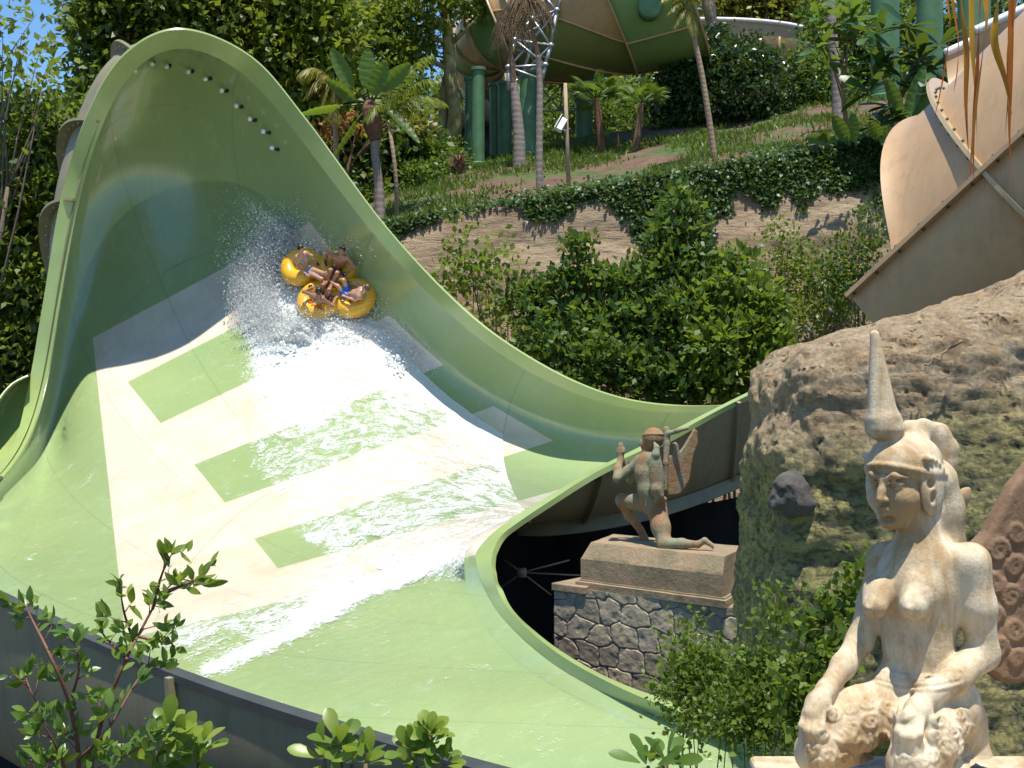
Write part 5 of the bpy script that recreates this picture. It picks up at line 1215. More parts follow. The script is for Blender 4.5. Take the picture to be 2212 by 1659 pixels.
# ============================================================= raft, riders and white water
rp, rn, _ = shell_at(703, 612, (5*SUBR, 12*SUBR)); rn = unit(rn)
rc_ = rp+rn*.34
def RP(zx, zy, h=0):
    """the spot seen at (zx,zy) of the raft close-up that lies h metres above the raft's mid plane"""
    px, py = 589.6+zx*.1233, 505.3+zy*.1233; d = P(px, py, 1.0)-np.array([0,0,H]); o = np.array([0,0,H])
    return o+d*(np.dot(rc_+rn*h-o, rn)/np.dot(d, rn))
zk = .1233*K(rc_[1])
M_YEL = NT('yellow_inflatable'); q = M_YEL; q.base(q.ramp(q.noise(q.coord(), 3, 4), [(.3, (.72, .36, .012)), (.7, (.80, .44, .02))])); q.set(Roughness=.28, Coat_Weight=.4, Coat_Roughness=.08); M_YEL = q.m
raft = empty('raft', 'yellow clover-shaped inflatable raft with four riders sliding down the wave wall', 'raft', loc=tuple(rc_))
LOB = [RP(505,575), RP(1150,585), RP(800,1165), RP(1425,1125)]
lo = np.min(LOB, 0)-.85; hi = np.max(LOB, 0)+.85; F = SDF(lo, hi, .02)
for c in LOB: F.torus(c, .36, .215, rn, .14)
cc = np.mean(LOB, 0)
sdf_obj('tube', F, M_YEL, raft, 2)
F = SDF(lo, hi, .025)
for c in LOB: F.cap(c-rn*.12, .42, c-rn*.121, .42, .02, flat=(rn, 5))
F.cap(cc-rn*.12, .5, cc-rn*.121, .5, .05, flat=(rn, 5)); sdf_obj('floor', F, M_YEL, raft, 1)
M_NAVY = simple('navy_webbing', (.015, .02, .13), .5, .2, 8, bump=0); M_REDP = simple('red_print', (.65, .04, .02), .4, .1, 8, bump=0)
for a, b_, h in [((720,470),(800,545),.26),((930,460),(935,550),.26),((1025,1170),(1060,1100),.27),((1300,880),(1410,890),.26),((1240,740),(1290,700),.27),((560,725),(650,745),.26),((1190,1075),(1260,1130),.27),((690,930),(640,960),.27)]:
    p, q_ = RP(*a, h-.05), RP(*b_, h-.05); m = (p+q_)/2+rn*.1; b = MB(); b.tube(list(catmull(np.array([p, p*.75+m*.25+rn*.04, m, q_*.75+m*.25+rn*.04, q_]), 4)), .026, 7); b.build('grab_handle', M_NAVY, raft)
for a in [[(610,1195),(650,1190),(690,1215)],[(640,1185),(630,1215)],[(690,1200),(680,1250),(720,1240)],[(740,1230),(725,1275),(765,1275)],[(765,1250),(790,1255),(785,1295)],[(800,1265),(795,1315)],[(815,1280),(840,1290),(830,1325)],[(850,1300),(885,1335)]]:
    b = MB(); P3 = []
    for z in a:
        o = np.array([0,0,H]); p = RP(*z, .0); dv = unit(p-o); t = min(np.linalg.norm(p-o), 60)
        g = [abs(math.hypot(np.linalg.norm((o+dv*(t-k*.01)-LOB[2])-rn*np.dot(o+dv*(t-k*.01)-LOB[2], rn))-.36, np.dot(o+dv*(t-k*.01)-LOB[2], rn))-.222) for k in range(-30, 90)]
        ok = [k for k in range(len(g)) if g[k] < .012]; k = (ok[-1] if ok else int(np.argmin(g)))-30; P3.append(o+dv*(t-k*.01))
    b.tube(P3, .013, 5); b.build('red_lettering', M_REDP, raft)
def skin_mat(name, c):
    q = NT(name); n = q.noise(q.coord(), 14, 5); q.base(q.ramp(n, [(.3, tuple(x*.82 for x in c)), (.7, c)])); q.set(Roughness=.38, Subsurface_Weight=.08, Coat_Weight=.25, Coat_Roughness=.2); return q.m
SK1 = skin_mat('tanned_skin', (.36, .175, .10)); SK2 = skin_mat('light_tanned_skin', (.50, .28, .185)); SK3 = skin_mat('brown_skin', (.30, .14, .08))
M_HAIR = simple('dark_wet_hair', (.022, .014, .010), .3, .3, 20, bump=.3, bscale=80); M_HAIRB = simple('brown_hair', (.10, .06, .03), .4, .3, 20, bump=.3, bscale=80)  # dark hair for three riders, plain brown for the boy
M_GREY = simple('patterned_grey_swimsuit', (.26, .30, .36), .6, .45, 18, bump=0); M_BLK = simple('black_swim_trunks', (.012, .013, .016), .35, .2, 8, bump=0); M_BLUE = simple('bright_blue_shorts', (.01, .13, .55), .5, .15, 8, bump=0)
def person(label, skin, J, hairm, cloth, face, s=1.0):
    """J: joints (zx,zy,h). one continuous body; face = way the face looks"""
    j = {k: RP(*v) for k, v in J.items()}; allp = np.array(list(j.values()))
    root = empty('person', label, 'person', 'riders in the yellow raft', tuple(j['pelvis']))
    F = SDF(allp.min(0)-.2, allp.max(0)+.24, .0115)
    up = unit(j['head']-j['neck']); f = unit(np.array(face, float)); f = unit(f-up*np.dot(f, up)); sd = np.cross(f, up); Rm = np.stack([sd, f, up], 1); hd = j['head']
    cap = lambda a, r1, b, r2, k=.04: F.cap(a, r1*s, b, r2*s, k*s)
    sh = (j['shl']+j['shr'])/2; hips = j['pelvis']; ax = unit(j['shr']-j['shl'])
    cap(hips, .115, (hips+sh)/2, .105, .08); cap((hips+sh)/2, .10, sh-up*.06, .12, .08); cap(j['shl'], .058, j['shr'], .058, .09); cap(sh, .06, j['neck'], .052, .05); cap(j['neck'], .05, hd-up*.05, .05, .03)
    for e in (1, -1): cap((hips+sh)/2+ax*.06*e, .085, sh+ax*.08*e-up*.04, .095, .06); F.ell(hips+ax*.085*e, np.array([.095,.10,.095])*s, None, .05)
    F.ell(hd+up*.018, np.array([.076,.096,.102])*s, Rm, .02); F.ell(hd-up*.055*s+f*.02, np.array([.056,.068,.06])*s, Rm, .04)
    cap(hd+f*.088*s+up*.012, .010, hd+f*.108*s-up*.022, .014, .012); F.ell(hd+f*.086*s-up*.055*s, np.array([.026,.014,.011])*s, Rm, .01); cap(hd+f*.08*s-up*.092*s, .02, hd+f*.07*s-up*.095*s, .02, .02)
    for e in (1, -1):
        F.ell(hd+f*.092*s+sd*.03*e+up*.018*s, np.array([.018,.012,.010])*s, Rm, .01, 'sub'); F.ell(hd+sd*.078*e*s-up*.005, np.array([.012,.02,.032])*s, Rm, .01)
        cap(hd+f*.086*s+sd*.012*e+up*.036, .008, hd+f*.072*s+sd*.052*e+up*.036, .007, .012)
    for q in 'lr':
        cap(j['sh'+q], .055, j['el'+q], .043); cap(j['el'+q], .043, j['wr'+q], .030)
        hv = unit(j['wr'+q]-j['el'+q]); pm = j['wr'+q]+hv*.055; F.cap(j['wr'+q], .030*s, pm, .034*s, .02, flat=(rn, 1.5))
        w = unit(np.cross(hv, rn))
        for i in range(4): cap(pm+w*(.027-.018*i)*s+hv*.01, .011, pm+w*(.034-.022*i)*s+hv*(.052+.014*(i in (1,2)))-rn*.012, .009, .006)
        cap(pm-hv*.03+w*.03*s, .012, pm+w*.06*s+hv*.02, .010, .008)
        cap(j['hip'+q], .088, j['kn'+q], .060, .05); cap(j['kn'+q], .058, j['an'+q], .038, .03); 
        ft = j['toe'+q]; cap(j['an'+q], .040, ft, .026, .03)
    body = sdf_obj('body', F, skin, root, 2)
    F = SDF(hd-.2, hd+.22, .010); F.ell(hd+up*.03-f*.012, np.array([.086,.104,.104])*s, Rm, .01); F.ell(hd-up*.05+f*.085, np.array([.075,.085,.10])*s, Rm, .015, 'sub'); F.ell(hd-up*.17, np.array([.12,.12,.11]), Rm, .01, 'sub')
    sdf_obj('hair', F, hairm, root, 1)
    for kind, m in cloth:
        F = SDF(allp.min(0)-.2, allp.max(0)+.24, .0125)
        if kind == 'trunks':
            F.cap(hips+up*.03, .126*s, hips-up*.02, .12*s, .03)
            for q in 'lr': F.cap(j['hip'+q], .101*s, j['hip'+q]*.58+j['kn'+q]*.42, .090*s, .03)
        elif kind == 'briefs':
            F.cap(hips+up*.05, .122*s, hips, .125*s, .03)
            for q in 'lr': F.cap(j['hip'+q], .098*s, j['hip'+q]*.8+j['kn'+q]*.2, .092*s, .03)
        else:
            c = sh*.72+hips*.28
            for e in (1, -1): F.cap(c+ax*.06*e, .118*s, c+ax*.066*e+f*.05, .09*s, .03)
        sdf_obj({'trunks': 'swim_trunks', 'briefs': 'swim_briefs', 'top': 'swim_top'}[kind], F, m, root, 1)
    return root
person('woman in a patterned grey swimsuit in the upper left lobe of the raft', SK2, dict(head=(487,268,.80), neck=(495,352,.68), shl=(425,405,.60), shr=(570,335,.60), pelvis=(585,620,.14), ell=(425,575,.42), wrl=(575,700,.32), elr=(675,385,.48), wrr=(735,475,.34),
   hipl=(610,670,.16), hipr=(640,610,.18), knl=(850,790,.42), knr=(880,690,.46), anl=(870,905,.18), anr=(985,830,.24), toel=(900,930,.2), toer=(1010,845,.28)), M_HAIR, [('top', M_GREY), ('briefs', M_GREY)], (.55,-.6,-.3), .92)
person('man in black trunks with wet dark hair, facing the camera from the upper right lobe', SK1, dict(head=(1208,285,.82), neck=(1200,375,.70), shl=(1090,390,.62), shr=(1300,410,.62), pelvis=(1120,615,.14), ell=(935,330,.62), wrl=(940,450,.34), elr=(1425,575,.44), wrr=(1300,680,.32),
   hipl=(1070,630,.16), hipr=(1160,650,.16), knl=(1005,640,.54), knr=(1125,690,.54), anl=(935,890,.26), anr=(1010,930,.26), toel=(900,945,.26), toer=(985,985,.28)), M_HAIR, [('trunks', M_BLK)], (-.1,-1,-.2))
person('bare-backed man with short black hair seen from behind in the lower left lobe', SK3, dict(head=(808,1012,.86), neck=(798,1085,.74), shl=(705,1080,.62), shr=(872,1140,.62), pelvis=(850,1165,.12), ell=(540,1015,.44), wrl=(665,950,.32), elr=(1035,1262,.42), wrr=(1100,1130,.32),
   hipl=(830,1110,.16), hipr=(915,1150,.16), knl=(880,900,.46), knr=(985,985,.46), anl=(1020,780,.22), anr=(1070,800,.22), toel=(1040,730,.26), toer=(1095,760,.26)), M_HAIR, [('trunks', M_BLK)], (.35,.9,.1))
person('boy in bright blue shorts leaning back in the lower right lobe', SK2, dict(head=(1632,950,.66), neck=(1590,1010,.58), shl=(1520,1105,.48), shr=(1555,955,.52), pelvis=(1325,1075,.14), ell=(1430,1165,.36), wrl=(1255,1095,.34), elr=(1465,880,.42), wrr=(1355,868,.32),
   hipl=(1290,1090,.18), hipr=(1330,1020,.18), knl=(1135,915,.40), knr=(1235,810,.48), anl=(965,800,.34), anr=(1110,790,.30), toel=(930,660,.46), toer=(1070,760,.36)), M_HAIRB, [('trunks', M_BLUE)], (-.8,.1,.55), .9)

# ---- thin sheet of water with foam on the bowl
def seg_d(px, a, b): a = np.array(a, float); b = np.array(b, float); e = b-a; t = np.clip(((px-a) @ e)/(e @ e), 0, 1); return np.linalg.norm(px-a-t[..., None]*e, axis=-1)
def poly_d(px, pts): return np.min([seg_d(px, pts[i], pts[i+1]) for i in range(len(pts)-1)], 0)
r0, r1, c0_, c1_ = 4*SUBR, 21*SUBR, int(2.6*SUBC), int(6*SUBC)
wsub = shell[r0:r1, c0_:c1_]; wn_ = nrm[r0:r1, c0_:c1_]
def dens(G, k):  # finer grid
    return catmull(catmull(G, k).transpose(1,0,2), k).transpose(1,0,2)
W3 = dens(wsub, 3); N3 = unit(dens(wn_, 3)); px = topx(W3)
def gs(d, s): return np.exp(-(d/s)**2)
fr = [(515,620),(530,760),(548,920),(562,1062),(640,1130),(690,1200),(670,1290)]
xb = np.interp(px[...,1], [p[1] for p in fr], [p[0] for p in fr])
xb = xb+18*vnoise(np.stack([px[...,1]*.02, px[...,0]*.008, px[...,0]*0], -1), 6)+9*vnoise(np.stack([px[...,1]*.07, px[...,0]*.03, px[...,0]*0], -1), 7)
right = sstep(-26, 30, px[...,0]-xb)*sstep(560, 640, px[...,1])
lim = sstep(0, 60, (px[...,0]-1075)*-.55+ (px[...,1]-830)*.9+0)      # fades before the far wall
lower = 1-sstep(1290, 1340, px[...,1]+.237*(px[...,0]-667))
A = .12+right*lower*.19*np.maximum(lim, .0)
A += .30*gs(poly_d(px, [(640,690),(700,740),(800,740),(900,800)]), 62)+.30*gs(poly_d(px, [(560,640),(600,760),(660,860)]), 55)
A += .36*gs(poly_d(px, [(450,1450),(620,1370),(760,1295),(960,1200)]), 24)+.22*gs(poly_d(px, [(380,1380),(520,1340),(680,1300)]), 40)
A += .42*gs(poly_d(px, [(1120,985),(1200,1010),(1290,1010)]), 12)+.36*gs(poly_d(px, [(1160,1010),(1240,1050)]), 26)+.05*gs(poly_d(px, [(700,1180),(960,1080),(1180,1010)]), 34)
A += .18*gs(poly_d(px, [(790,650),(860,720),(960,860),(1080,960),(1200,1010)]), 22)
A += .12*gs(poly_d(px, [(930,830),(1000,900),(1100,1000)]), 46)
A = np.where(px[...,1] > 1330, np.minimum(A, .62), A)
rough_w = fbm(W3*np.array([1.6,1.6,1.6]), 4, 3)*.03*np.clip(A*2, 0, 1)
Wp = W3+N3*(.012+.02*np.clip(A, 0, 1)+np.maximum(rough_w, -.008))[..., None]
q = NT('foaming_water'); att = q.n('ShaderNodeAttribute'); att.attribute_name = 'tint'; sp = q.n('ShaderNodeSeparateColor'); q.l(att.outputs['Color'], sp.inputs[0]); o_ = q.coord()
n1 = q.noise(q.mapv(o_, (1,.8,1)), 2.2, 10, .72, .8); n2 = q.noise(o_, 9, 8, .75, 1.2)
n3 = q.noise(o_, 30, 4, .7); nn = q.math('ADD', q.math('ADD', q.math('MULTIPLY', n1, .42), q.math('MULTIPLY', n2, .33)), q.math('MULTIPLY', n3, .25))
ff = q.math('MULTIPLY_ADD', q.math('ADD', q.math('SUBTRACT', sp.outputs[0], .5), q.math('SUBTRACT', nn, .5)), 9, .5-.15*9*0+.0, clamp=True)
ff = q.math('MULTIPLY_ADD', q.math('ADD', q.math('MULTIPLY', sp.outputs[0], .46), q.math('SUBTRACT', nn, .655)), 11, .42, clamp=True); ff = q.math('MULTIPLY', ff, .74)
q.base((.86, .88, .86)); q.set(Roughness=.5, Normal=q.bump(nn, .7, .06)); q.b.inputs['Specular IOR Level'].default_value = .6
tr = q.n('ShaderNodeBsdfTransparent'); gl = q.n('ShaderNodeBsdfGlossy'); gl.inputs['Roughness'].default_value = .12; q.l(q.bump(q.noise(o_, 3.5, 6, .6, .6), .5, .08), gl.inputs['Normal'])
fre = q.n('ShaderNodeFresnel'); fre.inputs[0].default_value = 1.33; ms = q.n('ShaderNodeMixShader'); q.l(q.math('MULTIPLY', fre.outputs[0], .8), ms.inputs[0]); q.l(tr.outputs[0], ms.inputs[1]); q.l(gl.outputs[0], ms.inputs[2])
m2 = q.n('ShaderNodeMixShader'); q.l(ff, m2.inputs[0]); q.l(ms.outputs[0], m2.inputs[1]); q.l(q.b.outputs[0], m2.inputs[2]); q.l(m2.outputs[0], q.out.inputs['Surface'])
M_WATER = q.m
tt_ = np.clip(A, 0, 1).reshape(-1)
o = link('water', mesh_np('water', Wp.reshape(-1, 3), grid_faces(*Wp.shape[:2], flip=True), col=np.stack([tt_, tt_, tt_, tt_*0+1], 1)), M_WATER); tag(o, kind='structure')
# ---- spray: droplets and churned foam flung up by the raft
def surf_pts(pxy):
    flat = SPX[5*SUBR:15*SUBR].reshape(-1, 2); G3 = shell[5*SUBR:15*SUBR].reshape(-1, 3); GN = nrm[5*SUBR:15*SUBR].reshape(-1, 3); out = []; on = []
    for c in np.array_split(pxy, max(1, len(pxy)//400)):
        i = ((c[:, None]-flat[None])**2).sum(-1).argmin(1); out.append(G3[i]); on.append(GN[i])
    return np.concatenate(out), np.concatenate(on)
def blobs_mesh(c, r, flatn=None):
    base = np.array([[1,0,0],[-1,0,0],[0,1,0],[0,-1,0],[0,0,1],[0,0,-1]], float); ff = np.array([[0,2,4],[2,1,4],[1,3,4],[3,0,4],[2,0,5],[1,2,5],[3,1,5],[0,3,5]])
    sc = RNG.uniform(.6, 1.3, (len(c), 1, 3)); v = c[:, None]+base[None]*r[:, None, None]*sc; f = np.arange(len(c))[:, None, None]*6+ff[None]
    return v.reshape(-1, 3), f.reshape(-1, 3)
def along(pts, n, s): 
    pts = np.array(pts, float); k = RNG.random(n)*(len(pts)-1); i = np.minimum(k.astype(int), len(pts)-2); t = (k-i)[:, None]
    return pts[i]*(1-t)+pts[i+1]*t+RNG.normal(size=(n, 2))*np.array(s)
PX = np.concatenate([along([(600,540),(560,600),(555,680),(590,740)], 22000, (24,32)), along([(640,480),(610,540),(600,600)], 6000, (26,26)), along([(680,520),(760,540)], 700, (30,16)), along([(600,690),(650,740),(720,700)], 3000, (30,22)), along([(640,700),(760,720),(900,790)], 3600, (26,24)), along([(800,650),(860,720)], 500, (14,14))])
hh = np.concatenate([RNG.exponential(.34, 22000), RNG.exponential(.42, 6000), RNG.exponential(.4, 700), RNG.exponential(.2, 3000), RNG.exponential(.13, 3600), RNG.exponential(.1, 500)])
p_, n_ = surf_pts(PX); c_ = p_+n_*hh[:, None]+np.array([0,0,.25])*hh[:, None]+RNG.normal(size=p_.shape)*.06
r_ = (RNG.gamma(1.6, .0042, len(c_))+.0045)*np.exp(-.75*hh)+.0015
PX2 = np.concatenate([along([(590,600),(575,680),(610,740)], 900, (20,26)), along([(630,700),(700,735),(800,735),(890,790)], 1900, (26,17))]); p2, n2_ = surf_pts(PX2); lump = np.clip(.5+.9*fbm(p2*1.3, 3, 91), 0.05, 1.3)
c2 = p2+n2_*(RNG.random(len(p2))*.28*lump)[:, None]+RNG.normal(size=p2.shape)*.05; r2 = RNG.uniform(.02, .075, len(p2))*lump
v1, f1 = blobs_mesh(np.concatenate([c_, c2]), np.concatenate([r_, r2]))
q = NT('white_spray'); q.base((.9, .92, .92)); q.set(Roughness=.3); q.b.inputs['Specular IOR Level'].default_value = .6
trn = q.n('ShaderNodeBsdfTranslucent'); trn.inputs[0].default_value = (.9,.93,.93,1); mx = q.n('ShaderNodeMixShader'); mx.inputs[0].default_value = .45; q.l(q.b.outputs[0], mx.inputs[1]); q.l(trn.outputs[0], mx.inputs[2]); q.l(mx.outputs[0], q.out.inputs['Surface'])
o = link('water_spray', mesh_np('water_spray', v1, f1), q.m); tag(o, 'white spray and churned foam thrown up around the yellow raft', 'spray', kind='stuff')

# fine mist hanging in the spray
mpx = np.array([(640,500),(600,545),(565,600),(555,660),(580,715),(630,735),(700,738),(790,745)], float); mp, mn = surf_pts(mpx)
F = SDF(mp.min(0)-1.6, mp.max(0)+1.6, .07); F.chain(list(mp+mn*.35), [.35,.5,.62,.62,.5,.4,.34,.26], .2)
q = NT('mist'); q.t.nodes.remove(q.b); pv = q.n('ShaderNodeVolumePrincipled'); pv.inputs['Color'].default_value = (.96,.98,1,1); pv.inputs['Anisotropy'].default_value = .2
q.l(q.math('MULTIPLY', q.ramp(q.noise(q.coord(), 1.6, 6, .7), [(.42, 0.), (.75, 1.)]), 1.5), pv.inputs['Density']); q.l(pv.outputs[0], q.out.inputs['Volume'])
v_, f_q = F.mesh('mist', 3); o = link('mist', mesh_np('mist', v_, f_q), q.m); tag(o, 'fine white mist drifting beside the yellow raft', 'mist', kind='stuff')
S.cycles.volume_step_rate = 2; S.cycles.volume_max_steps = 64
# ============================================================= ivy, grass, shrubs, foreground plants
def ivy():
    e = CLIFF.reshape(-1, 3); pp = topx(e); top = np.interp(pp[:,0], [800,1000,1200,1400,1600,1750,1900], [497,462,430,402,358,318,308])
    hang = np.interp(pp[:,0], [820,1000,1180,1300,1345,1400,1470,1500,1530,1580,1620,1660,1700,1735,1770,1800,1850,1900,1960], [36,40,36,40,80,140,120,190,220,110,150,200,80,180,80,140,200,150,120])
    hang = hang*(.6+.7*np.abs(vnoise(e*np.array([.9,.9,0])+3, 5)))
    low = (pp[:,1]-top)/hang; keep = (low < 1) & (pp[:,0] > 800) & (pp[:,0] < 2000)
    patch = fbm(e*np.array([.8,.8,.6]), 4, 55); keep &= patch > low*.75-.5; I = np.where(keep)[0]; I = RNG.choice(I, 17000); c = e[I]+RNG.normal(size=(len(I),3))*np.array([.09,.05,.09])-np.array([0,.07,0])
    # fringe lying back over the edge
    k = 6500; x = RNG.uniform(-5, 14, k); t = RNG.exponential(.55, k)*(1+.6*vnoise(np.stack([x*.8,x*0,x*0],-1), 8)); y = edge_y(x)+t-.25; g = np.stack([x, y, hill_z(x, np.maximum(y, edge_y(x)))+RNG.random(k)*.18], -1)
    c = np.concatenate([c, g]); N = len(c); tt = RNG.normal(size=(N,3))*.7+np.array([0,-.35,-.5]); nn = RNG.normal(size=(N,3))*.5+np.array([0,-.6,.7])
    s = RNG.uniform(.6, 1.3, N); o = foliage('ivy', c, tt, nn, .125*s, .09*s, L_MIDIVY, tint=RNG.random(N)); tag(o, 'dark green creeper hanging over the top of the tan cliff', 'creeper', kind='stuff')
L_MIDIVY = leafmat('creeper_leaves', (.014, .045, .012), (.07, .14, .025), .25)
ivy()
def grass():
    k = 42000; x = RNG.uniform(-6, 16, k); t = RNG.uniform(.3, 17, k); y = edge_y(x)+t; m = fbm(np.stack([x*.45, y*.45, 0*x], -1), 4, 12) > .02+.38*RNG.random(k); x, y = x[m], y[m]; c = np.stack([x, y, hill_z(x, y)-.01], -1); N = len(c)
    tt = RNG.normal(size=(N,3))*np.array([.5,.5,.2])+np.array([0,0,.9]); nn = RNG.normal(size=(N,3)); L = RNG.uniform(.12, .34, N)
    o = foliage('grass', c, tt, nn, L, .05, L_GRASS, tint=RNG.random(N), fold=.05, curl=.3); tag(o, 'patches of green grass growing on the red earth slope', 'grass', kind='stuff')
L_GRASS = leafmat('slope_grass', (.035, .085, .012), (.12, .19, .03), .4)
grass()
SG = 'shrubs growing before the cliff'
def shrub(name, label, cat, blobs, basepx, d, n, L, W, m, group=None, stems=6, sr=.05, stemm=None, base_z=None, **kw):
    base = P(*basepx, d); base[2] = float(ground_z(base[0], base[1]))-.05
    r = empty(name, label, cat, group, tuple(base)); bl = [B(*q) for q in blobs]
    b = MB()
    for i in range(stems):
        t = np.array(bl[i % len(bl)][0])+RNG.normal(size=3)*np.array(bl[i % len(bl)][1])*.3+np.array([0,0,bl[i % len(bl)][1][2]*.4]); s = base+RNG.normal(size=3)*np.array([.25,.2,0])*L*6
        m_ = (s+t)/2+RNG.normal(size=3)*.05*np.linalg.norm(t-s); q = [s, s*.6+m_*.4, m_, m_*.5+t*.5, t]; b.tube(q, [sr, sr*.85, sr*.65, sr*.45, sr*.15], 6)
    b.build('stems', stemm or M_STEM, r); crown('leaves', bl, n, L, W, m, r, **kw); return r
L_SHR = leafmat('shrub_leaves', (.022, .06, .014), (.10, .18, .035), .4, .45, .3)
L_SHRY = leafmat('sun_tinted_shrub_leaves', (.05, .11, .015), (.20, .27, .04), .45, .4)  # brighter copy of the shrub leaves, with sunlight put into the colour
kw = dict(per=12, rc=.17, hollow=.45, droop=-.15, up=.5)
shrub('shrub', 'dense dark shrub rising in rounded clumps left of the tallest shrub, behind the slide rim', 'shrub', [(1252,535,30,31.2),(1240,600,46,31.2),(1200,690,80,31.2),(1300,700,80,31.2),(1130,640,50,31.7),(1180,760,70,30.7),(1320,620,50,31.2),(1280,800,80,30.2),(1360,790,70,30.2)], (1280,950), 31, 7600, .24, .13, L_SHR, SG, 9, **kw)
shrub('shrub', 'tallest shrub before the cliff, its narrow pointed top reaching the creeper', 'shrub', [(1470,440,38,31.2),(1460,510,60,31.2),(1430,600,80,31.2),(1500,600,70,31.2),(1470,700,100,30.7),(1400,700,70,30.7),(1500,790,90,30.2),(1420,820,70,30.2)], (1470,950), 31, 8600, .25, .135, L_SHR, SG, 9, **kw)
shrub('shrub', 'shrub with bright back-lit yellow-green leaves beside the boulder', 'shrub', [(1600,570,36,30.2),(1560,650,70,30.2),(1620,660,70,30.2),(1650,730,60,29.7),(1560,740,80,29.7),(1610,800,60,29.7),(1540,820,60,29.7)], (1570,930), 30.5, 6500, .27, .145, L_SHRY, SG, 8, **kw)
kw2 = dict(per=9, rc=.26, hollow=.5, droop=-.2, up=.4)
shrub('shrub', 'thin open shrub with a few tall sprigs against the cliff, leftmost before it', 'shrub', [(995,470,22,32.0),(985,540,34,32.0),(1010,600,50,32.0),(960,600,40,32.0),(1060,600,40,32.0),(1050,540,30,32.0),(1090,560,30,33.7),(1040,680,50,33.7),(1090,690,46,33.2)], (1060,830), 32, 900, .21, .13, L_SHRY, SG, 9, **kw2)
shrub('shrub', 'fine-leaved airy shrub on the cliff between the bright shrub and the tan tube', 'shrub', [(1700,510,34,33.0),(1690,570,50,33.0),(1730,600,60,33.0),(1680,640,50,33.0),(1760,560,36,33.0),(1740,680,50,32.5),(1700,700,40,32.0)], (1700,820), 32.5, 2300, .13, .09, L_SHRY, SG, 8, **kw2)
shrub('shrub', 'fine-leaved shrub with dark base tucked under the lower edge of the tan tube', 'shrub', [(1880,470,26,32.0),(1850,530,44,32.0),(1820,600,60,32.0),(1860,610,40,32.0),(1790,650,50,33.7),(1830,660,50,33.7),(1900,520,24,32.0)], (1820,800), 32, 3200, .13, .09, L_SHR, SG, 8, **kw2)
# shrubs between the dry-stone wall and the kneeling woman
BG = 'small-leaved shrubs beside the boulder'
L_SM = leafmat('small_shrub_leaves', (.04, .085, .014), (.17, .24, .035), .42, .45, .3)
kw3 = dict(per=10, rc=.075, hollow=.5, droop=-.3, up=.4)
shrub('shrub', 'small-leaved shrub before the right part of the dry-stone wall', 'shrub', [(1470,1390,24,9.4),(1480,1440,36,9.3),(1440,1490,32,9.2),(1520,1470,44,9.2),(1497,1345,16,9.5),(1545,1410,30,9.3),(1570,1460,40,9.2),(1500,1540,56,9.1)], (1500,1800), 9.3, 2300, .055, .036, L_SM, BG, 9, .012, **kw3)
shrub('shrub', 'bushy small-leaved shrub at the foot of the boulder left of the statue', 'shrub', [(1676,1285,18,8.6),(1668,1345,28,8.6),(1640,1420,44,8.6),(1605,1500,54,8.5),(1690,1480,50,8.5),(1660,1550,66,8.4),(1590,1560,50,8.4),(1720,1540,46,8.4)], (1650,1850), 8.6, 3200, .055, .036, L_SM, BG, 9, .012, **kw3)
shrub('shrub', 'slender shrub with larger leaves climbing up beside the far arm of the kneeling woman', 'shrub', [(1860,1220,16,6.5),(1840,1270,24,6.5),(1815,1330,30,6.5),(1750,1370,24,6.5),(1770,1310,18,6.5),(1790,1420,40,6.4),(1740,1470,46,6.4),(1790,1500,36,6.3),(1720,1540,40,6.3)], (1740,1900), 6.5, 1500, .06, .044, L_SM, BG, 8, .012, per=8, rc=.05, hollow=.5, droop=-.3, up=.4)
# foreground sprigs at the lower left and bushes along the bottom edge
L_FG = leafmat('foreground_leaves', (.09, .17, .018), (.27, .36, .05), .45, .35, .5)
L_FGD = leafmat('shade_tinted_foreground_leaves', (.05, .12, .02), (.18, .28, .04), .4, .35, .5)  # darker foreground leaves, their shade painted into the greens
def sprig(label, stems, d, L, W, dens=5, m=L_FG, sr=.008, jitter=14):
    """thin woody stems with leaves in small whorls; stems are photo polylines (px,py)"""
    r = empty('leafy_sprig', label, 'plant', 'foreground sprigs', tuple(P(*stems[0][0], d))); b = MB(); C, T, N, S = [], [], [], []
    for si, st in enumerate(stems):
        pts = catmull(np.array([P(*q, d+.05*math.sin(i*1.7+si)) for i, q in enumerate(st)]), 8); n = len(pts); b.tube(list(pts), list(np.linspace(sr*(1 if si == 0 else .6), sr*.22, n)), 6)
        if st[0][1] > 1730: gz = pts[0].copy(); gz[2] = float(ground_z(gz[0], gz[1]))-.03; gz[0] += .05; b.tube([gz, (gz+pts[0])/2+np.array([.02,0,0]), pts[0]], [sr*1.3, sr*1.15, sr], 6)
        for k in range(3, n, 3):
            tg = unit(pts[min(k+1, n-1)]-pts[k-1])
            side = unit(np.cross(tg, RNG.normal(size=3))); tip = pts[k]+unit(side+tg*.8)*L*RNG.uniform(.3, 1.3); b.tube([pts[k], tip], [sr*.25, sr*.12], 4)
            for q in range(dens):
                C.append(tip+RNG.normal(size=3)*L*.12); e = unit(unit(tip-pts[k])*.8+RNG.normal(size=3)*.7+np.array([0,0,.25])); T.append(e); N.append(unit(RNG.normal(size=3)*.6+np.array([0,-.5,.6]))); S.append(RNG.uniform(.6, 1.25))
        for q in range(4): C.append(pts[-1]); T.append(unit(tg+RNG.normal(size=3)*.6)); N.append(RNG.normal(size=3)+np.array([0,-.5,.5])); S.append(RNG.uniform(.8,1.2))
    S = np.array(S); b.build('stems', M_REDSTEM, r); foliage('leaves', np.array(C), np.array(T), np.array(N), L*S, W*S, m, r, detail=1, fold=.08, curl=.18); return r
M_REDSTEM = simple('reddish_twig', (.16, .07, .04), .7, .3, 12, bump=.2)
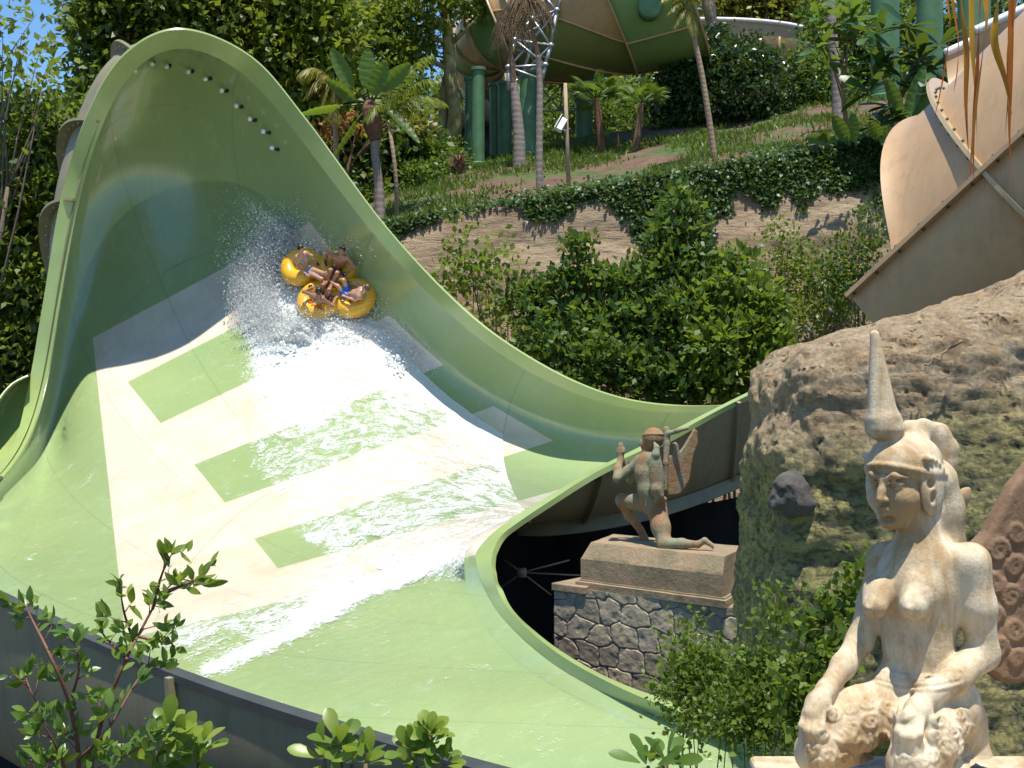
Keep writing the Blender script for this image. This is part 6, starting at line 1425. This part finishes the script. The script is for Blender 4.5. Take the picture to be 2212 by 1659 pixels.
sprig('tall thin sprig with red stem rising past the dark slide wall', [[(295,1740),(320,1600),(370,1480),(440,1350),(480,1310)],[(405,1415),(390,1330),(370,1275),(355,1240)],[(440,1350),(420,1280),(390,1230)],[(470,1320),(510,1300),(545,1275)] ] if False else [[(290,1740),(322,1600),(365,1490),(410,1400),(470,1310),(510,1262)],[(425,1385),(400,1340),(385,1290)],[(450,1340),(480,1320),(512,1318)],[(478,1300),(500,1270),(520,1225)]] if False else [[(180,1760),(200,1640),(225,1540),(265,1440),(300,1370),(345,1290),(384,1250)],[(290,1390),(270,1330),(262,1290)],[(330,1315),(350,1240),(372,1195)],[(350,1285),(400,1262),(430,1250)],[(300,1375),(340,1385),(372,1390)],[(275,1425),(240,1390),(222,1370)]], 3.4, .045, .019, 4, L_FG)
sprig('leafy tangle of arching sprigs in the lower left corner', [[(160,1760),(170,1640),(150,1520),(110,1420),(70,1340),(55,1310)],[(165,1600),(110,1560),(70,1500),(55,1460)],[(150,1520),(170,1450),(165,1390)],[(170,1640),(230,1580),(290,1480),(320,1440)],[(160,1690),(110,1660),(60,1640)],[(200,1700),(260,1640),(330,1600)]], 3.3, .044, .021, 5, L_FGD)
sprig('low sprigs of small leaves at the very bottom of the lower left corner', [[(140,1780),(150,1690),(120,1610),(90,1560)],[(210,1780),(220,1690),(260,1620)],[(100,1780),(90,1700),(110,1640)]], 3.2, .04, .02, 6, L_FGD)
def rosette(label, blobs, d, n, L, W, m, basepx):
    r = empty('broad_leaf_bush', label, 'bush', 'broad-leaved bushes along the bottom edge', tuple(P(*basepx, d))); bl = [B(*q, d) for q in blobs]; b = MB(); C, T, N, S = [], [], [], []
    for i, (c, rr) in enumerate(bl):
        s0 = P(*basepx, d); s0[2] = float(ground_z(s0[0], s0[1]))-.03; c = np.array(c); b.tube([s0, s0*.5+c*.5+np.array([.02,0,0]), c], [.014,.011,.006], 6)
        k = n//len(bl)
        for j in range(k):
            a = j*2.399; ph = 1-2*(j+.5)/k; rad_ = math.sqrt(max(0, 1-ph*ph)); o = np.array([rad_*math.cos(a), rad_*math.sin(a), ph*.9+.35]); o = unit(o)
            C.append(c+o*np.array(rr)*RNG.uniform(.25, .75)); T.append(unit(o+np.array([0,0,.35])+RNG.normal(size=3)*.2)); N.append(unit(np.array([0,-.4,.8])-o*.3+RNG.normal(size=3)*.3)); S.append(RNG.uniform(.7, 1.2))
    S = np.array(S); b.build('stems', M_STEM, r); foliage('leaves', np.array(C), np.array(T), np.array(N), L*S, W*S, m, r, detail=2, fold=.10, curl=.22); return r
rosette('broad-leaved bush with cupped yellow-green leaves below the joint of the slide wall', [(340,1620,40),(390,1600,36),(430,1620,40),(330,1665,40),(400,1660,46),(360,1580,26)], 3.6, 66, .075, .042, L_FG, (380,1900))
rosette('broad-leaved bush at the bottom edge, its few long leaves curling upward', [(700,1640,34),(760,1650,36),(735,1610,24),(790,1650,26)], 3.6, 34, .085, .040, L_FG, (740,1900))
rosette('dense broad-leaved bush poking over the rim of the slide at the bottom', [(890,1620,34),(930,1605,34),(900,1655,40),(960,1650,34),(930,1585,18)], 3.7, 80, .055, .034, L_FG, (920,1900))
rosette('small rosette of dark green leaves at the bottom edge under the pale green run-out', [(1400,1655,34),(1440,1648,24)], 3.6, 20, .085, .036, L_FRESH, (1405,1900))
# blades of a dry palm leaf hanging into the picture at the upper right
L_ORG = leafmat('orange_dry_blades', (.40, .09, .015), (.62, .38, .03), .35, .5, .3, (.6,.25,.02))
r = empty('hanging_palm_leaf', 'dry orange and yellow palm leaf blades hanging from above at the upper right', 'palm leaf', loc=tuple(P(2110,-60,3)))
for i, (a, m_, t, W, tn) in enumerate([((2040,-60),(2052,60),(2020,250),5,.4),((2070,-60),(2088,120),(2092,330),9,.55),((2098,-60),(2100,100),(2110,330),8,.95),((2130,-60),(2130,60),(2094,390),11,.7),((2160,-60),(2148,90),(2186,250),13,.9),((2185,-60),(2182,180),(2186,400),8,.1),((2050,-60),(2070,90),(2060,200),4,.2),((2120,-60),(2110,170),(2103,395),7,.05),((2200,-60),(2178,120),(2170,300),5,.3)]):
    b = MB(); p0, p1, p2 = P(*a, 3+.05*(i % 3)), P(*m_, 3+.05*(i % 3)), P(*t, 3.02+.05*(i % 3)); pts = catmull(np.array([p0, (p0+p1)/2, p1, (p1+p2)/2+np.array([.004*(-1)**i,0,0]), p2]), 6); n = len(pts); vs = []
    for k in range(n):
        w = 1.7*W*K(3)*(.75+.25*math.sin(k/n*3))*(1-(k/(n-1))**2.2)+.0006; e = unit(np.array([math.cos(k*.11+i), .6*math.sin(k*.11+i), 0])); vs += [pts[k]-e*w*.5, pts[k]+np.array([0,w*.25,0]), pts[k]+e*w*.5]
    o = link('leaf_blade', mesh_np('leaf_blade', np.array(vs), grid_faces(n, 3), col=np.repeat(np.stack([np.clip(tn*np.linspace(1.3, .1, n)**1.0, 0, 1)]*3+[np.ones(n)], 1), 3, 0)), L_ORG); setparent(o, r)

# added black sheet painting the pit's shade, and steel braces below the inlet
scr = empty('added_pit_shade', 'added black sheet standing in for the deep shade under the slide inlet', 'added shade sheet', loc=tuple(P(1300,1250,24.5)))
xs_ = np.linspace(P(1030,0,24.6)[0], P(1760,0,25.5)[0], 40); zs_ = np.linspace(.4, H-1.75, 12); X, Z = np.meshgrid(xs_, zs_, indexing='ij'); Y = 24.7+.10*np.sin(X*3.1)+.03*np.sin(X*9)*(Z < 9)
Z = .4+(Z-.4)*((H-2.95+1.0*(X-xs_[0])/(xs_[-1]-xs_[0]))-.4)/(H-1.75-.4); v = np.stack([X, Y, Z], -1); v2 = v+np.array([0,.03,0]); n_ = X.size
setparent(link('cloth', mesh_np('cloth', np.concatenate([v.reshape(-1,3), v2.reshape(-1,3)]), np.concatenate([grid_faces(40,12), grid_faces(40,12,n_,True)])), simple('painted_pit_shade', (.006,.007,.007), .9, .3, 30, bump=.2)), scr)  # added black sheet; its colour stands in for shade, no real cloth hangs here
br = empty('steel_brace', 'star of thin steel tie rods in the dark pit beside the run-out', 'brace', loc=tuple(P(1127,1237,20.5)))
for q in ((1090,1210),(1190,1285),(1230,1210),(1085,1268),(1300,1245)):
    b = MB(); b.tube([P(1127,1237,20.5), P(*q,20.8)], .014, 6); b.build('tie_rod', M_RIB, br)
b = MB(); b.tube([P(1127,1228,20.4), P(1127,1246,20.4)], .08, 10); b.build('hub', M_RIB, br)
